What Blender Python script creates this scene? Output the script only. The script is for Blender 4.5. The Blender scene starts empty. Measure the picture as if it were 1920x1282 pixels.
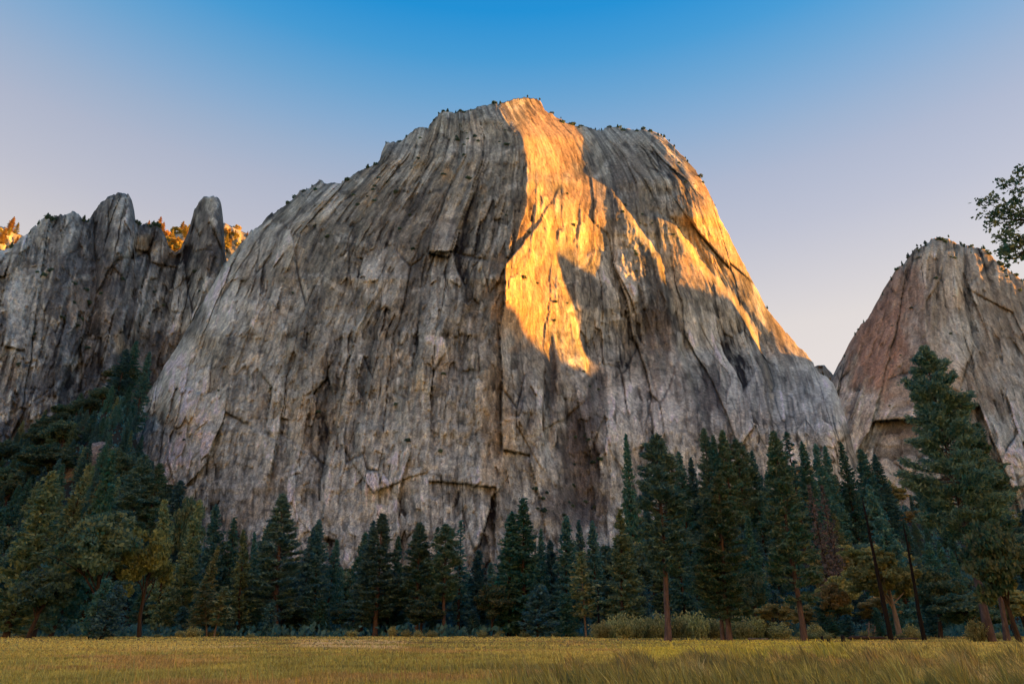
import bpy, math, random
import numpy as np

# ------------------------------------------------------------------ camera, sky, sun, exposure
sc = bpy.context.scene
PITCH = math.atan(537.0 / 1280.0)
CAM_Z = 1.7
cam_d = bpy.data.cameras.new("camera")
cam = bpy.data.objects.new("camera", cam_d)
sc.collection.objects.link(cam)
cam.location = (0.0, 0.0, CAM_Z)
cam.rotation_euler = (math.pi / 2 + PITCH, 0.0, 0.0)
cam_d.lens = 24.0
cam_d.sensor_width = 36.0
cam_d.clip_start = 0.5
cam_d.clip_end = 30000.0
sc.camera = cam

SUN_AZ = math.radians(70.0)      # clockwise from +Y (the view direction) towards +X
SUN_EL = math.radians(9.0)
SUN = np.array([math.sin(SUN_AZ) * math.cos(SUN_EL), math.cos(SUN_AZ) * math.cos(SUN_EL), math.sin(SUN_EL)])

world = bpy.data.worlds.new("World")
sc.world = world
world.use_nodes = True
wn, wl = world.node_tree.nodes, world.node_tree.links
for n in list(wn):
    wn.remove(n)
w_out = wn.new("ShaderNodeOutputWorld")
w_bg = wn.new("ShaderNodeBackground")
w_sky = wn.new("ShaderNodeTexSky")
w_sky.sky_type = 'NISHITA'
w_sky.sun_disc = False
w_sky.sun_elevation = SUN_EL
w_sky.sun_rotation = SUN_AZ
w_sky.altitude = 1200.0
w_sky.air_density = 1.0
w_sky.dust_density = 0.6
w_sky.ozone_density = 3.0
EXPO = 2.5
w_bg.inputs["Strength"].default_value = 0.10
# evening sky: rose-grey over the ridges, deep clear blue overhead, the same all the way round; Nishita adds the glow on the sun's side
def _lin(c): return tuple(((x / 255) / 12.92 if x < 10.3 else ((x / 255 + .055) / 1.055) ** 2.4) for x in c)
w_tc = wn.new("ShaderNodeTexCoord"); w_sep = wn.new("ShaderNodeSeparateXYZ"); w_rmp = wn.new("ShaderNodeValToRGB")
wl.new(w_tc.outputs["Generated"], w_sep.inputs[0]); wl.new(w_sep.outputs["Z"], w_rmp.inputs["Fac"])
_st = [(0.0, (244, 222, 198)), (0.25, (238, 220, 202)), (0.38, (228, 215, 202)), (0.50, (194, 192, 200)), (0.56, (178, 183, 199)), (0.60, (159, 177, 201)), (0.635, (136, 171, 205)), (0.67, (108, 164, 207)), (0.71, (66, 154, 210)), (0.75, (14, 143, 211)), (0.82, (2, 130, 206)), (1.0, (4, 105, 190))]
_el = w_rmp.color_ramp.elements
while len(_el) > 1: _el.remove(_el[-1])
for i, (p, c) in enumerate(_st):
    e = _el[0] if i == 0 else _el.new(p)
    e.position = p; e.color = (*_lin(c), 1)
w_sc = wn.new("ShaderNodeVectorMath"); w_sc.operation = 'SCALE'; w_sc.inputs["Scale"].default_value = 1.0 / (0.10 * 2 ** EXPO)
wl.new(w_rmp.outputs["Color"], w_sc.inputs[0])
w_mix = wn.new("ShaderNodeMix"); w_mix.data_type = 'RGBA'; w_mix.inputs["Factor"].default_value = 0.92
wl.new(w_sky.outputs[0], w_mix.inputs["A"]); wl.new(w_sc.outputs[0], w_mix.inputs["B"])
wl.new(w_mix.outputs["Result"], w_bg.inputs["Color"])
wl.new(w_bg.outputs[0], w_out.inputs["Surface"])

sun_d = bpy.data.lights.new("sun", 'SUN')
sun_d.energy = 4.1
sun_d.angle = math.radians(0.5)
sun_d.color = (1.0, 0.345, 0.03)
sun = bpy.data.objects.new("sun", sun_d)
sc.collection.objects.link(sun)
from mathutils import Vector
sun.rotation_euler = Vector(tuple(SUN)).to_track_quat('Z', 'Y').to_euler()
sun.location = (300, 300, 900)

vs = sc.view_settings
vs.view_transform = 'Standard'
vs.look = 'None'
vs.gamma = 1.0
vs.use_curve_mapping = False
vs.exposure = EXPO
sc.cycles.max_bounces = 6
sc.cycles.diffuse_bounces = 3
sc.cycles.transparent_max_bounces = 8

rng = np.random.default_rng(7)
random.seed(7)
COL = sc.collection
#GEO-BEGIN
# ------------------------------------------------------------------ noise and view helpers
def _hash(ix, iy, seed):
    h = (ix.astype(np.int64) * 374761393 + iy.astype(np.int64) * 668265263 + seed * 974634777) & 0xFFFFFFFF
    h = ((h ^ (h >> 13)) * 1274126177) & 0xFFFFFFFF
    h = ((h ^ (h >> 16)) * 2246822519) & 0xFFFFFFFF
    return (h ^ (h >> 15)) & 0xFFFFFFFF

def gnoise(x, y, seed=0):
    x = np.asarray(x, float); y = np.asarray(y, float)
    ix = np.floor(x); iy = np.floor(y)
    fx = x - ix; fy = y - iy
    def grad(ax, ay, dx, dy):
        a = _hash(ax, ay, seed) * (2 * np.pi / 4294967296.0)
        return np.cos(a) * dx + np.sin(a) * dy
    u = fx * fx * fx * (fx * (fx * 6 - 15) + 10)
    v = fy * fy * fy * (fy * (fy * 6 - 15) + 10)
    n00 = grad(ix, iy, fx, fy); n10 = grad(ix + 1, iy, fx - 1, fy)
    n01 = grad(ix, iy + 1, fx, fy - 1); n11 = grad(ix + 1, iy + 1, fx - 1, fy - 1)
    return 1.5 * ((n00 * (1 - u) + n10 * u) * (1 - v) + (n01 * (1 - u) + n11 * u) * v)

def fbm(x, y, octv=4, seed=0, gain=0.5):
    s = 0.0; a = 1.0; t = 0.0
    for i in range(octv):
        s = s + a * gnoise(x * 2 ** i, y * 2 ** i, seed + 17 * i)
        t += a; a *= gain
    return s / t

def ridged(x, y, octv=3, seed=0):
    s = 0.0; a = 1.0; t = 0.0
    for i in range(octv):
        s = s + a * (1 - np.abs(gnoise(x * 2 ** i, y * 2 ** i, seed + 31 * i)) * 1.6)
        t += a; a *= 0.5
    return s / t

def sstep(a, b, x):
    t = np.clip((x - a) / (b - a), 0, 1)
    return t * t * (3 - 2 * t)

def terrace(f, n):
    """overlapping slabs: flat treads with sharp edges"""
    g = f * n
    i = np.floor(g); r = g - i
    return (i + sstep(0.80, 1.0, r)) / n

def facets(x, y, seed, tilt=1.0):
    """broken rock: cells with their own offset and tilt, meeting in sharp joints; returns offset and distance to the joint"""
    ix = np.floor(x); iy = np.floor(y)
    d1 = np.full(x.shape, 9.0); d2 = np.full(x.shape, 9.0); off = np.zeros(x.shape)
    for a in (-1, 0, 1):
        for b in (-1, 0, 1):
            h = _hash(ix + a, iy + b, seed); h2 = _hash(ix + a, iy + b, seed + 5)
            ex = x - (ix + a + 0.12 + 0.76 * (h & 1023) / 1023.0); ey = y - (iy + b + 0.12 + 0.76 * ((h >> 10) & 1023) / 1023.0)
            d = ex * ex + ey * ey
            val = (h2 & 1023) / 1023.0 - 0.5 + tilt * ((((h2 >> 10) & 1023) / 511.5 - 1) * ex + (((h2 >> 20) & 1023) / 511.5 - 1) * ey)
            m = d < d1
            d2 = np.where(m, d1, np.minimum(d2, d)); d1 = np.where(m, d, d1); off = np.where(m, val, off)
    return off, np.sqrt(d2) - np.sqrt(d1)

CT, ST = math.cos(PITCH), math.sin(PITCH)
def ray(u, v):
    """ray of the photograph's pixel (u, v), scaled to one metre of forward distance: X/Y and Z/Y"""
    a = (np.asarray(u, float) - 960.0) / 1280.0
    b = (641.0 - np.asarray(v, float)) / 1280.0
    d = CT - b * ST
    return a / d, (ST + b * CT) / d

def poly(pts):
    p = np.array(pts, float)
    return lambda t: np.interp(t, p[:, 0], p[:, 1])

def blur(a, su, sv):
    """separable gaussian, rows are v, columns are u"""
    for ax, s in ((1, su), (0, sv)):
        if s <= 0: continue
        r = int(3 * s + 1)
        k = np.exp(-0.5 * (np.arange(-r, r + 1) / s) ** 2); k /= k.sum()
        pad = [(0, 0), (0, 0)]; pad[ax] = (r, r)
        b = np.pad(a, pad, mode='edge')
        out = np.zeros_like(a)
        for i, w in enumerate(k):
            sl = [slice(None), slice(None)]; sl[ax] = slice(i, i + a.shape[ax])
            out += w * b[tuple(sl)]
        a = out
    return a

def lat_sample(lat, u, v, u0, v0, st):
    x = np.clip((u - u0) / st, 0, lat.shape[1] - 1.001); y = np.clip((v - v0) / st, 0, lat.shape[0] - 1.001)
    ix = x.astype(int); iy = y.astype(int); fx = x - ix; fy = y - iy
    return (lat[iy, ix] * (1 - fx) + lat[iy, ix + 1] * fx) * (1 - fy) + (lat[iy + 1, ix] * (1 - fx) + lat[iy + 1, ix + 1] * fx) * fy

# ------------------------------------------------------------------ the granite wall, laid out as ribs and faces
TOP_MAIN = [(215,905),(228,860),(236,825),(246,790),(262,765),(300,700),(350,618),(390,550),(420,497),(445,465),(470,436),(500,408),(540,380),(562,360),
 (585,346),(600,338),(612,342),(640,340),(655,335),(672,320),(690,314),(706,310),(712,300),(716,283),(724,268),(738,264),(750,267),(756,262),(768,252),(780,240),
 (792,238),(803,239),(815,222),(828,211),(850,209),(880,206),(905,199),(925,194),(940,190),(958,188),(975,186),(990,184),(1004,185),(1013,191),(1020,205),
 (1032,214),(1045,224),(1062,230),(1080,233),(1100,235),(1112,240),(1120,243),(1132,240),(1148,237),(1165,239),(1185,241),(1205,243),(1222,247),(1236,254),(1250,263),
 (1262,275),(1280,291),(1296,308),(1308,325),(1322,349),(1336,375),(1350,408),(1370,446),(1390,488),(1415,535),(1440,580),(1462,607),(1480,630),(1497,650),(1515,668),
 (1532,692),(1548,704),(1562,716),(1576,752),(1590,800),(1604,848),(1618,900)]
_c = lambda pts: poly([(v, u) for u, v in pts])
U_A = _c([(924,160),(930,195),(955,230),(978,255),(988,290),(986,330),(983,380),(972,425),(962,460),(946,505),(946,560),(936,590),(922,620),(915,680),(908,760),(900,900),(895,1100)])
U_P = _c([(1000,160),(1005,300),(1012,380),(1040,468),(1060,540),(1080,620),(1106,700),(1122,800),(1150,940),(1165,1100)])
U_Q = _c([(1050,160),(1110,240),(1130,330),(1148,372),(1150,420),(1150,530),(1160,600),(1180,700),(1195,800),(1210,1100)])
U_R = _c([(1052,160),(1112,240),(1132,330),(1162,375),(1200,430),(1237,490),(1246,525),(1262,600),(1290,700),(1320,800),(1330,1100)])
U_C0 = _c([(1180,160),(1200,395),(1224,405),(1240,480),(1250,525),(1266,600),(1295,700),(1325,800),(1335,1100)])
U_C1 = _c([(1182,160),(1202,395),(1240,408),(1268,425),(1300,482),(1372,556),(1400,600),(1440,700),(1450,800),(1460,1100)])
U_D = _c([(1190,160),(1222,244),(1250,265),(1268,300),(1285,350),(1302,400),(1326,450),(1346,500),(1368,545),(1410,602),(1470,660),(1520,700),(1560,760),(1590,1100)])

def main_depth_lattice(u0=205, u1=1630, v0=165, v1=1150, st=2.0):
    us = np.arange(u0, u1, st); vv = np.arange(v0, v1, st)
    U, V = np.meshgrid(us, vv)
    top = poly(TOP_MAIN)
    # sheer wall seen along the rib: steep below, leaning back towards the summit
    _, dz = ray(960 + 0 * vv, vv)
    k = 1.95
    Yref = (k * 500.0 - 30.0) / (k - dz)
    Yref = Yref + 10 * sstep(420, 180, vv) ** 2
    lo = sstep(640, 820, V)                       # 0 = upper wall, 1 = foot of the wall
    hi = 1 - lo
    phi = np.zeros_like(U)
    U_true = U
    U = U + 6 * fbm(U * 0.015, V * 0.02, 3, 71) + 4 * fbm(U * 0.06, V * 0.06, 3, 72)      # broken, not ruled, edges
    A, P, Q, R, C0, C1, D = [f(V) for f in (U_A, U_P, U_Q, U_R, U_C0, U_C1, U_D)]
    # left flank: turns away to the left, more and more towards its edge
    lft = poly([(170, 800), (200, 800), (300, 700), (436, 470), (700, 300), (900, 215), (1100, 215)])(V)
    t = np.clip((U - lft) / np.maximum(A - lft, 60), 0, 1)
    phi = np.where(U < A, -46 + 30 * t ** 0.45 - 12 * sstep(0.86, 1.0, t), phi)
    phi = np.where((U >= A) & (U < P), (57 + 16 * sstep(420, 270, V)) * hi + 38 * lo, phi)
    phi = np.where((U >= P) & (U < Q), (55 + 15 * sstep(420, 270, V)) * hi + 40 * lo, phi)
    phi = np.where((U >= Q) & (U < R), 19 * hi - 12 * lo, phi)
    phi = np.where((U >= R) & (U < C0), -10 * hi - 12 * lo, phi)
    phi = np.where((U >= C0) & (U < C1), 44 * hi - 10 * lo, phi)
    phi = np.where((U >= C1) & (U < D - 8), 4 * hi - 4 * lo, phi)
    phi = np.where(U >= D - 8, (56 + 10 * sstep(380, 300, V)) * hi + 12 * lo, phi)
    T = np.tan(np.radians(phi))
    dx, _ = ray(U_true, V)
    ddx = np.gradient(dx, axis=1)
    step = T * Yref[:, None] * ddx
    Y = np.cumsum(step, axis=1)
    ia = np.clip(((U_A(vv) - u0) / st).astype(int), 0, len(us) - 1)
    Y = Y - Y[np.arange(len(vv)), ia][:, None] + Yref[:, None]
    Y = Y + 46 * hi * (U >= R)                    # the upper right wall stands behind the lit ribs
    Y = Y + 68 * hi * (U >= C1) * np.clip((V - 330) / 240, 0, 1)
    Y = Y + 30 * hi * (U >= P) * np.clip((V - 330) / 140, 0, 1)
    uc = 1080 + (V - 850) * 0.13                  # dark chimney and alcove under the sunlit rib
    Y = Y + 30 * np.exp(-((U - uc) / 30) ** 2) * sstep(690, 780, V) * sstep(1020, 930, V) + 16 * np.exp(-((U - 1032) / 7) ** 2) * sstep(620, 680, V) * sstep(900, 820, V)
    Y = blur(Y, 1.4, 2.2)
    return Y, (u0, v0, st)

def rock_relief(u, p, v, seed, amp=1.0):
    """metres of relief: flutes, cracks, slabs and ledges that follow the fall line p (p ~ pixel column units)"""
    w1 = fbm(u * 0.006, v * 0.006, 3, seed + 1)
    w2 = fbm(u * 0.025, v * 0.025, 3, seed + 2)
    pw = p + 6 * w1 + 1.3 * w2
    big = 12 * fbm(pw * 0.010, v * 0.0045, 3, seed + 3)
    fade = sstep(-0.25, 0.3, fbm(u * 0.008, v * 0.008, 2, seed + 5))
    flute = 2.5 * (ridged(pw * 0.026, v * 0.005 + w1, 2, seed + 4) - 0.6)
    ribs = 1.5 * (ridged(pw * 0.090, v * 0.012, 3, seed + 6) - 0.6) * (0.15 + 0.85 * fade)
    wx, wy = 1.6 * w2, 5 * w2
    b0, e0 = facets((pw + 2 * wx) * 0.0105, (v + wy) * 0.0024, seed + 20, 1.0)
    b1, e1 = facets((pw + wx) * 0.026, (v + wy) * 0.0058, seed + 12, 1.0)
    b2, e2 = facets((pw + wx) * 0.066, (v + wy) * 0.019, seed + 15, 1.0)
    b3, e3 = facets(pw * 0.17, (v + 4 * w2) * 0.048, seed + 18, 1.0)
    g1 = sstep(-0.15, 0.3, gnoise(u * 0.012, v * 0.006, seed + 8)); g2 = sstep(-0.05, 0.35, gnoise(u * 0.016, v * 0.012, seed + 10))
    j0 = np.exp(-(e0 / 0.015) ** 2) * (0.35 + 0.65 * g1); j1 = np.exp(-(e1 / 0.034) ** 2) * g1; j2 = np.exp(-(e2 / 0.085) ** 2) * g2
    brk = 0.30 + 0.95 * sstep(-0.22, 0.22, fbm(u * 0.0075, v * 0.0055, 3, seed + 30))     # smooth slabs here, broken ground there
    b1 = b1 * brk; b2 = b2 * brk; j1 = j1 * brk; j2 = j2 * brk; ribs = ribs * brk
    j0 = j0 * (1 - 0.75 * sstep(740, 840, v))
    slab = 12.0 * terrace(fbm(pw * 0.015, v * 0.007, 3, seed + 11), 6.0)
    roof = 7.0 * terrace(fbm(u * 0.011, v * 0.016, 4, seed + 14), 4.0) * (1 - 0.5 * fade)
    grain = 1.0 * fbm(u * 0.16, v * 0.12, 3, seed + 13, 0.7)
    r = big + flute + ribs + 15 * b0 + 8.0 * b1 + 4.2 * b2 + 2.0 * b3 + 0.8 * slab + 0.55 * roof + 1.2 * grain - 6.5 * j0 - 3.4 * j1 - 1.8 * j2
    dark = np.clip(j0 + 0.9 * j1 + 0.55 * j2, 0, 1)
    tone = 0.30 * b0 + 0.42 * b1 + 0.50 * b2 + 0.40 * b3
    return amp * r, np.stack([dark, tone], -1), pw, w1, w2

def main_flow(u, v):
    """fall-line coordinate: cracks run parallel to the left edge on the left, upright in the middle, out to the right on the right"""
    L = poly([(170, 800), (300, 690), (436, 470), (700, 300), (900, 215), (1100, 180)])(v)
    R = poly([(170, 1090), (240, 1190), (340, 1320), (500, 1400), (650, 1500), (720, 1560), (900, 1620), (1100, 1680)])(v)
    mid = U_A(v)
    l = (u - mid) / np.maximum(mid - L, 1) * 640.0
    r = (u - mid) / np.maximum(R - mid, 1) * 560.0
    return np.where(u < mid, l, r) * 0.55 + (u - 940) * 0.45

def build_main(du=1.9, nrow=430):
    us = np.arange(214, 1618, du)
    top = poly(TOP_MAIN)(us)
    top = top + 2.4 * fbm(us * 0.06, us * 0 + 3.3, 4, 5, 0.6) + 4.0 * facets(us * 0.055, us * 0 + .5, 6, .8)[0] + 2.2 * facets(us * 0.16, us * 0 + .5, 7, .8)[0]
    bot = np.full_like(us, 1135.0)
    q = np.linspace(0, 1, nrow) ** 1.05
    U = np.repeat(us[None, :], nrow, 0)
    V = top[None, :] + (bot - top)[None, :] * q[:, None]
    lat, (u0, v0, st) = main_depth_lattice()
    Y = lat_sample(lat, U, V, u0, v0, st)
    slope = np.gradient(blur(top[None, :], 5, 0)[0], us)
    d = (V - top[None, :]) / np.sqrt(1 + slope[None, :] ** 2)
    p = main_flow(U, V)
    rel, dark, pw, w1, w2 = rock_relief(U, p, V, 100)
    edge = sstep(0, 14, d)
    Ql = np.where(V < 400, U_Q(V), U_P(V) + (U_Q(V) - U_P(V)) * sstep(640, 560, V))
    smooth_rib = sstep(-8, 14, U - U_A(V)) * sstep(10, -12, U - Ql) * sstep(760, 680, V)
    smooth_rib = np.maximum(smooth_rib, sstep(-5, 15, U - U_D(V)) * sstep(700, 640, V))
    smooth_rib = np.maximum(smooth_rib, sstep(-5, 8, U - U_C0(V)) * sstep(6, -8, U - U_C1(V)) * sstep(640, 560, V) * sstep(380, 410, V))
    rel = rel * (1 - 0.55 * smooth_rib)
    rel = rel * (1 - 0.45 * sstep(700, 950, V))
    Y = Y - rel * (0.25 + 0.75 * edge)
    Y = Y + (26 * np.exp(-d / 9.0) + 30 * np.exp(-d / 34.0)) * (1 - 0.6 * smooth_rib)
    return us, U, V, Y, d, dark, pw, w1, w2

TOP_LEFT = [(-120,480),(-60,476),(0,470),(20,463),(45,443),(62,428),(76,413),(88,405),(98,410),(112,404),(130,398),(140,396),(152,407),(163,413),(170,408),(178,394),(190,380),
 (204,369),(218,363),(232,360),(240,365),(247,376),(251,394),(253,412),(262,418),(276,420),(292,421),(303,430),(312,448),(318,468),(328,473),(338,466),(346,450),
 (354,430),(360,410),(364,393),(372,380),(382,371),(396,366),(408,369),(414,378),(417,400),(419,440),(422,480),(428,505),(445,525),(475,545),(520,580),(560,640)]
def build_left(du=1.9, nrow=230):
    us = np.arange(-110, 545, du)
    top = poly(TOP_LEFT)(us) + 3.0 * fbm(us * 0.07, us * 0 + 9.1, 4, 15, 0.6) + 3.5 * facets(us * 0.06, us * 0 + .5, 16, .9)[0] + 2.5 * facets(us * 0.17, us * 0 + .5, 17, .9)[0]
    bot = np.full_like(us, 860.0)
    q = np.linspace(0, 1, nrow)
    U = np.repeat(us[None, :], nrow, 0)
    V = top[None, :] + (bot - top)[None, :] * q[:, None]
    _, dz = ray(200 + 0 * V, V)
    k = 2.1
    Y = (k * 700 - 190) / (k - dz)
    # spurs below the spires, a gully between them; every face turned left or square to the valley
    spur = lambda uc, w, h: h * np.exp(-((U - uc - (V - 420) * -0.10) / w) ** 2)
    Y = Y - spur(228, 34, 42) - spur(398, 30, 46) - spur(110, 60, 30) - spur(20, 40, 14)
    Y = Y + (U - 200) * 0.16 + 90 * sstep(60, 330, U)
    slope = np.gradient(blur(top[None, :], 4, 0)[0], us)
    d = (V - top[None, :]) / np.sqrt(1 + slope[None, :] ** 2)
    p = U + (V - 500) * 0.22
    rel, dark, pw, w1, w2 = rock_relief(U, p, V, 300, 1.3)
    Y = Y - rel * (0.3 + 0.7 * sstep(0, 12, d)) + 18 * np.exp(-d / 7.0)
    return us, U, V, Y, d, dark, pw, w1, w2

TOP_RIGHT = [(1520,735),(1545,722),(1562,712),(1574,692),(1582,668),(1592,650),(1602,632),(1612,615),(1626,600),(1640,574),(1654,552),(1668,526),(1682,503),(1700,486),(1716,470),(1732,457),
 (1746,449),(1760,447),(1776,452),(1792,456),(1812,460),(1832,466),(1850,474),(1868,486),(1886,500),(1905,516),(1930,540),(1970,585),(2020,660),(2080,760),(2150,900)]
def build_right(du=2.0, nrow=230):
    us = np.arange(1530, 2140, du)
    top = poly(TOP_RIGHT)(us) + 3.0 * fbm(us * 0.06, us * 0 + 4.1, 4, 25, 0.6) + 5.0 * facets(us * 0.05, us * 0 + .5, 26, .9)[0] + 2.5 * facets(us * 0.15, us * 0 + .5, 27, .9)[0]
    bot = np.full_like(us, 990.0)
    q = np.linspace(0, 1, nrow)
    U = np.repeat(us[None, :], nrow, 0)
    V = top[None, :] + (bot - top)[None, :] * q[:, None]
    _, dz = ray(1760 + 0 * V, V)
    k = 1.9
    Y = (k * 1216 - 114) / (k - dz)
    rib = poly([(440, 1762), (560, 1748), (700, 1735), (960, 1715)])(V)
    dx, _ = ray(U, V); dxr, _ = ray(rib, V)
    X = (dx - dxr) * Y
    Y = Y + np.where(X < 0, -X * 0.55, X * 0.26)
    slope = np.gradient(blur(top[None, :], 4, 0)[0], us)
    d = (V - top[None, :]) / np.sqrt(1 + slope[None, :] ** 2)
    p = U + (V - 600) * 0.30 * np.where(U < rib, 1, -1) * sstep(0, 80, np.abs(U - rib))
    rel, dark, pw, w1, w2 = rock_relief(U, p, V, 500, 1.45)
    Y = Y - rel * (0.3 + 0.7 * sstep(0, 12, d)) + 20 * np.exp(-d / 8.0) + 16 * np.exp(-d / 30.0)
    return us, U, V, Y, d, dark, pw, w1, w2

TOP_BACK = [(-150,436),(-60,430),(0,424),(20,430),(40,441),(60,452),(110,445),(190,440),(255,432),(275,418),(290,420),(310,432),(330,438),(350,428),(380,430),(420,418),(440,426),(462,437),(480,455),(520,500),(560,560)]
def build_back(du=3.0, nrow=60):
    us = np.arange(-140, 552, du)
    top = poly(TOP_BACK)(us) + 3.0 * fbm(us * 0.05, us * 0 + 2.1, 4, 35, 0.6)
    U = np.repeat(us[None, :], nrow, 0)
    V = top[None, :] + (620 - top)[None, :] * np.linspace(0, 1, nrow)[:, None]
    _, dz = ray(250 + 0 * V, V)
    k = 1.7
    Y = (k * 1500 - 500) / (k - dz) 
    dx, _ = ray(U, V)
    Y = Y + (dx + 0.6) * 1500 * 1.35 - 20 * fbm(U * 0.03, V * 0.02, 4, 41) - 26 * terrace(fbm(U * 0.05, V * 0.03, 3, 42), 4) - 16 * facets(U * .09, V * .06, 43)[0]
    d = V - top[None, :]
    Y = Y + 20 * np.exp(-d / 7.0)
    z = np.zeros_like(U)
    return us, U, V, Y, d, np.zeros(U.shape + (2,)), U, z, z
#GEO-END
# ------------------------------------------------------------------ mesh and tag helpers
def tag(o, label=None, cat=None, group=None, kind=None):
    if label: o["label"] = label
    if cat: o["category"] = cat
    if group: o["group"] = group
    if kind: o["kind"] = kind
    return o

def np_mesh(name, verts, faces, smooth=False, attrs=None, cols=None):
    """faces: int array (n,3) or (n,4)"""
    verts = np.ascontiguousarray(verts, dtype=np.float32); faces = np.ascontiguousarray(faces, dtype=np.int32)
    me = bpy.data.meshes.new(name)
    n, k = faces.shape
    me.vertices.add(len(verts)); me.vertices.foreach_set("co", verts.ravel())
    me.loops.add(n * k); me.loops.foreach_set("vertex_index", faces.ravel())
    me.polygons.add(n); me.polygons.foreach_set("loop_start", np.arange(0, n * k, k, dtype=np.int32))
    if smooth: me.polygons.foreach_set("use_smooth", np.ones(n, dtype=bool))
    me.update(calc_edges=True)
    for an, arr in (attrs or {}).items():
        a = me.attributes.new(an, 'FLOAT', 'POINT'); a.data.foreach_set("value", np.ascontiguousarray(arr, dtype=np.float32).ravel())
    for an, arr in (cols or {}).items():
        a = me.attributes.new(an, 'FLOAT_COLOR', 'POINT')
        a.data.foreach_set("color", np.ascontiguousarray(np.concatenate([arr, np.ones((len(arr), 1))], 1), dtype=np.float32).ravel())
    me.validate(clean_customdata=False)
    return me

def add_obj(name, me, mat=None, parent=None, loc=None):
    o = bpy.data.objects.new(name, me)
    COL.objects.link(o)
    if mat and me is not None and not me.materials: me.materials.append(mat)
    if parent: o.parent = parent
    if loc is not None: o.location = loc
    return o

def grid_faces(nr, nc):
    i = np.arange(nr * nc).reshape(nr, nc)
    return np.stack([i[:-1, :-1], i[1:, :-1], i[1:, 1:], i[:-1, 1:]], -1).reshape(-1, 4)

# ------------------------------------------------------------------ material helpers
def new_mat(name):
    m = bpy.data.materials.new(name); m.use_nodes = True
    nt = m.node_tree
    b = nt.nodes["Principled BSDF"]
    b.inputs["Roughness"].default_value = 0.9
    b.inputs["Specular IOR Level"].default_value = 0.15
    return m, nt, b

def node(nt, typ, **kw):
    n = nt.nodes.new(typ)
    for k, v in kw.items(): setattr(n, k, v)
    return n

def ramp(nt, stops, fac):
    r = node(nt, "ShaderNodeValToRGB")
    el = r.color_ramp.elements
    while len(el) > 1: el.remove(el[-1])
    el[0].position = stops[0][0]; el[0].color = (*stops[0][1], 1)
    for p, c in stops[1:]:
        e = el.new(p); e.color = (*c, 1)
    nt.links.new(fac, r.inputs["Fac"])
    return r.outputs["Color"]

def noise(nt, scale, detail=4, rough=0.55, vec=None):
    t = node(nt, "ShaderNodeTexNoise")
    t.inputs["Scale"].default_value = scale; t.inputs["Detail"].default_value = detail; t.inputs["Roughness"].default_value = rough
    if vec is not None: nt.links.new(vec, t.inputs["Vector"])
    return t.outputs["Fac"]

def mul_col(nt, a, b, fac=1.0, mode='MULTIPLY'):
    m = node(nt, "ShaderNodeMix", data_type='RGBA', blend_type=mode)
    m.inputs["Factor"].default_value = fac
    nt.links.new(a, m.inputs["A"]); nt.links.new(b, m.inputs["B"])
    return m.outputs["Result"]

def rock_material():
    m, nt, b = new_mat("granite")
    at = node(nt, "ShaderNodeAttribute", attribute_name="tone")
    tc = node(nt, "ShaderNodeTexCoord")
    mp = node(nt, "ShaderNodeMapping"); mp.inputs["Scale"].default_value = (1, 1, 0.22)
    nt.links.new(tc.outputs["Object"], mp.inputs["Vector"])
    st = ramp(nt, [(0.28, (0.22, 0.25, 0.28)), (0.42, (0.70, 0.72, 0.73)), (0.55, (1.05, 1.05, 1.03)), (0.72, (1.75, 1.66, 1.52))], noise(nt, 0.16, 7, 0.66, mp.outputs["Vector"]))
    sp = ramp(nt, [(0.27, (0.30, 0.33, 0.36)), (0.5, (1, 1, 1)), (0.74, (1.6, 1.55, 1.45))], noise(nt, 0.30, 5, 0.72, tc.outputs["Object"]))
    mp2 = node(nt, "ShaderNodeMapping"); mp2.inputs["Scale"].default_value = (1, 1, 0.045)
    nt.links.new(tc.outputs["Object"], mp2.inputs["Vector"])
    s2 = ramp(nt, [(0.30, (0.40, 0.43, 0.46)), (0.46, (0.95, 0.95, 0.95)), (0.56, (1.05, 1.04, 1.02)), (0.70, (1.55, 1.48, 1.36))], noise(nt, 0.42, 4, 0.6, mp2.outputs["Vector"]))
    s3 = ramp(nt, [(0.30, (0.35, 0.38, 0.42)), (0.5, (1, 1, 1)), (0.70, (1.6, 1.55, 1.45))], noise(nt, 0.85, 3, 0.6, tc.outputs["Object"]))
    c = mul_col(nt, at.outputs["Color"], st, 0.7)
    c = mul_col(nt, c, sp, 0.55)
    c = mul_col(nt, c, s2, 0.45)
    c = mul_col(nt, c, s3, 0.8)
    nt.links.new(c, b.inputs["Base Color"])
    bp = node(nt, "ShaderNodeBump"); bp.inputs["Strength"].default_value = 0.8; bp.inputs["Distance"].default_value = 2.2
    nt.links.new(noise(nt, 0.30, 8, 0.68, mp.outputs["Vector"]), bp.inputs["Height"])
    nt.links.new(bp.outputs["Normal"], b.inputs["Normal"])
    return m
M_ROCK = rock_material()

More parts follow.
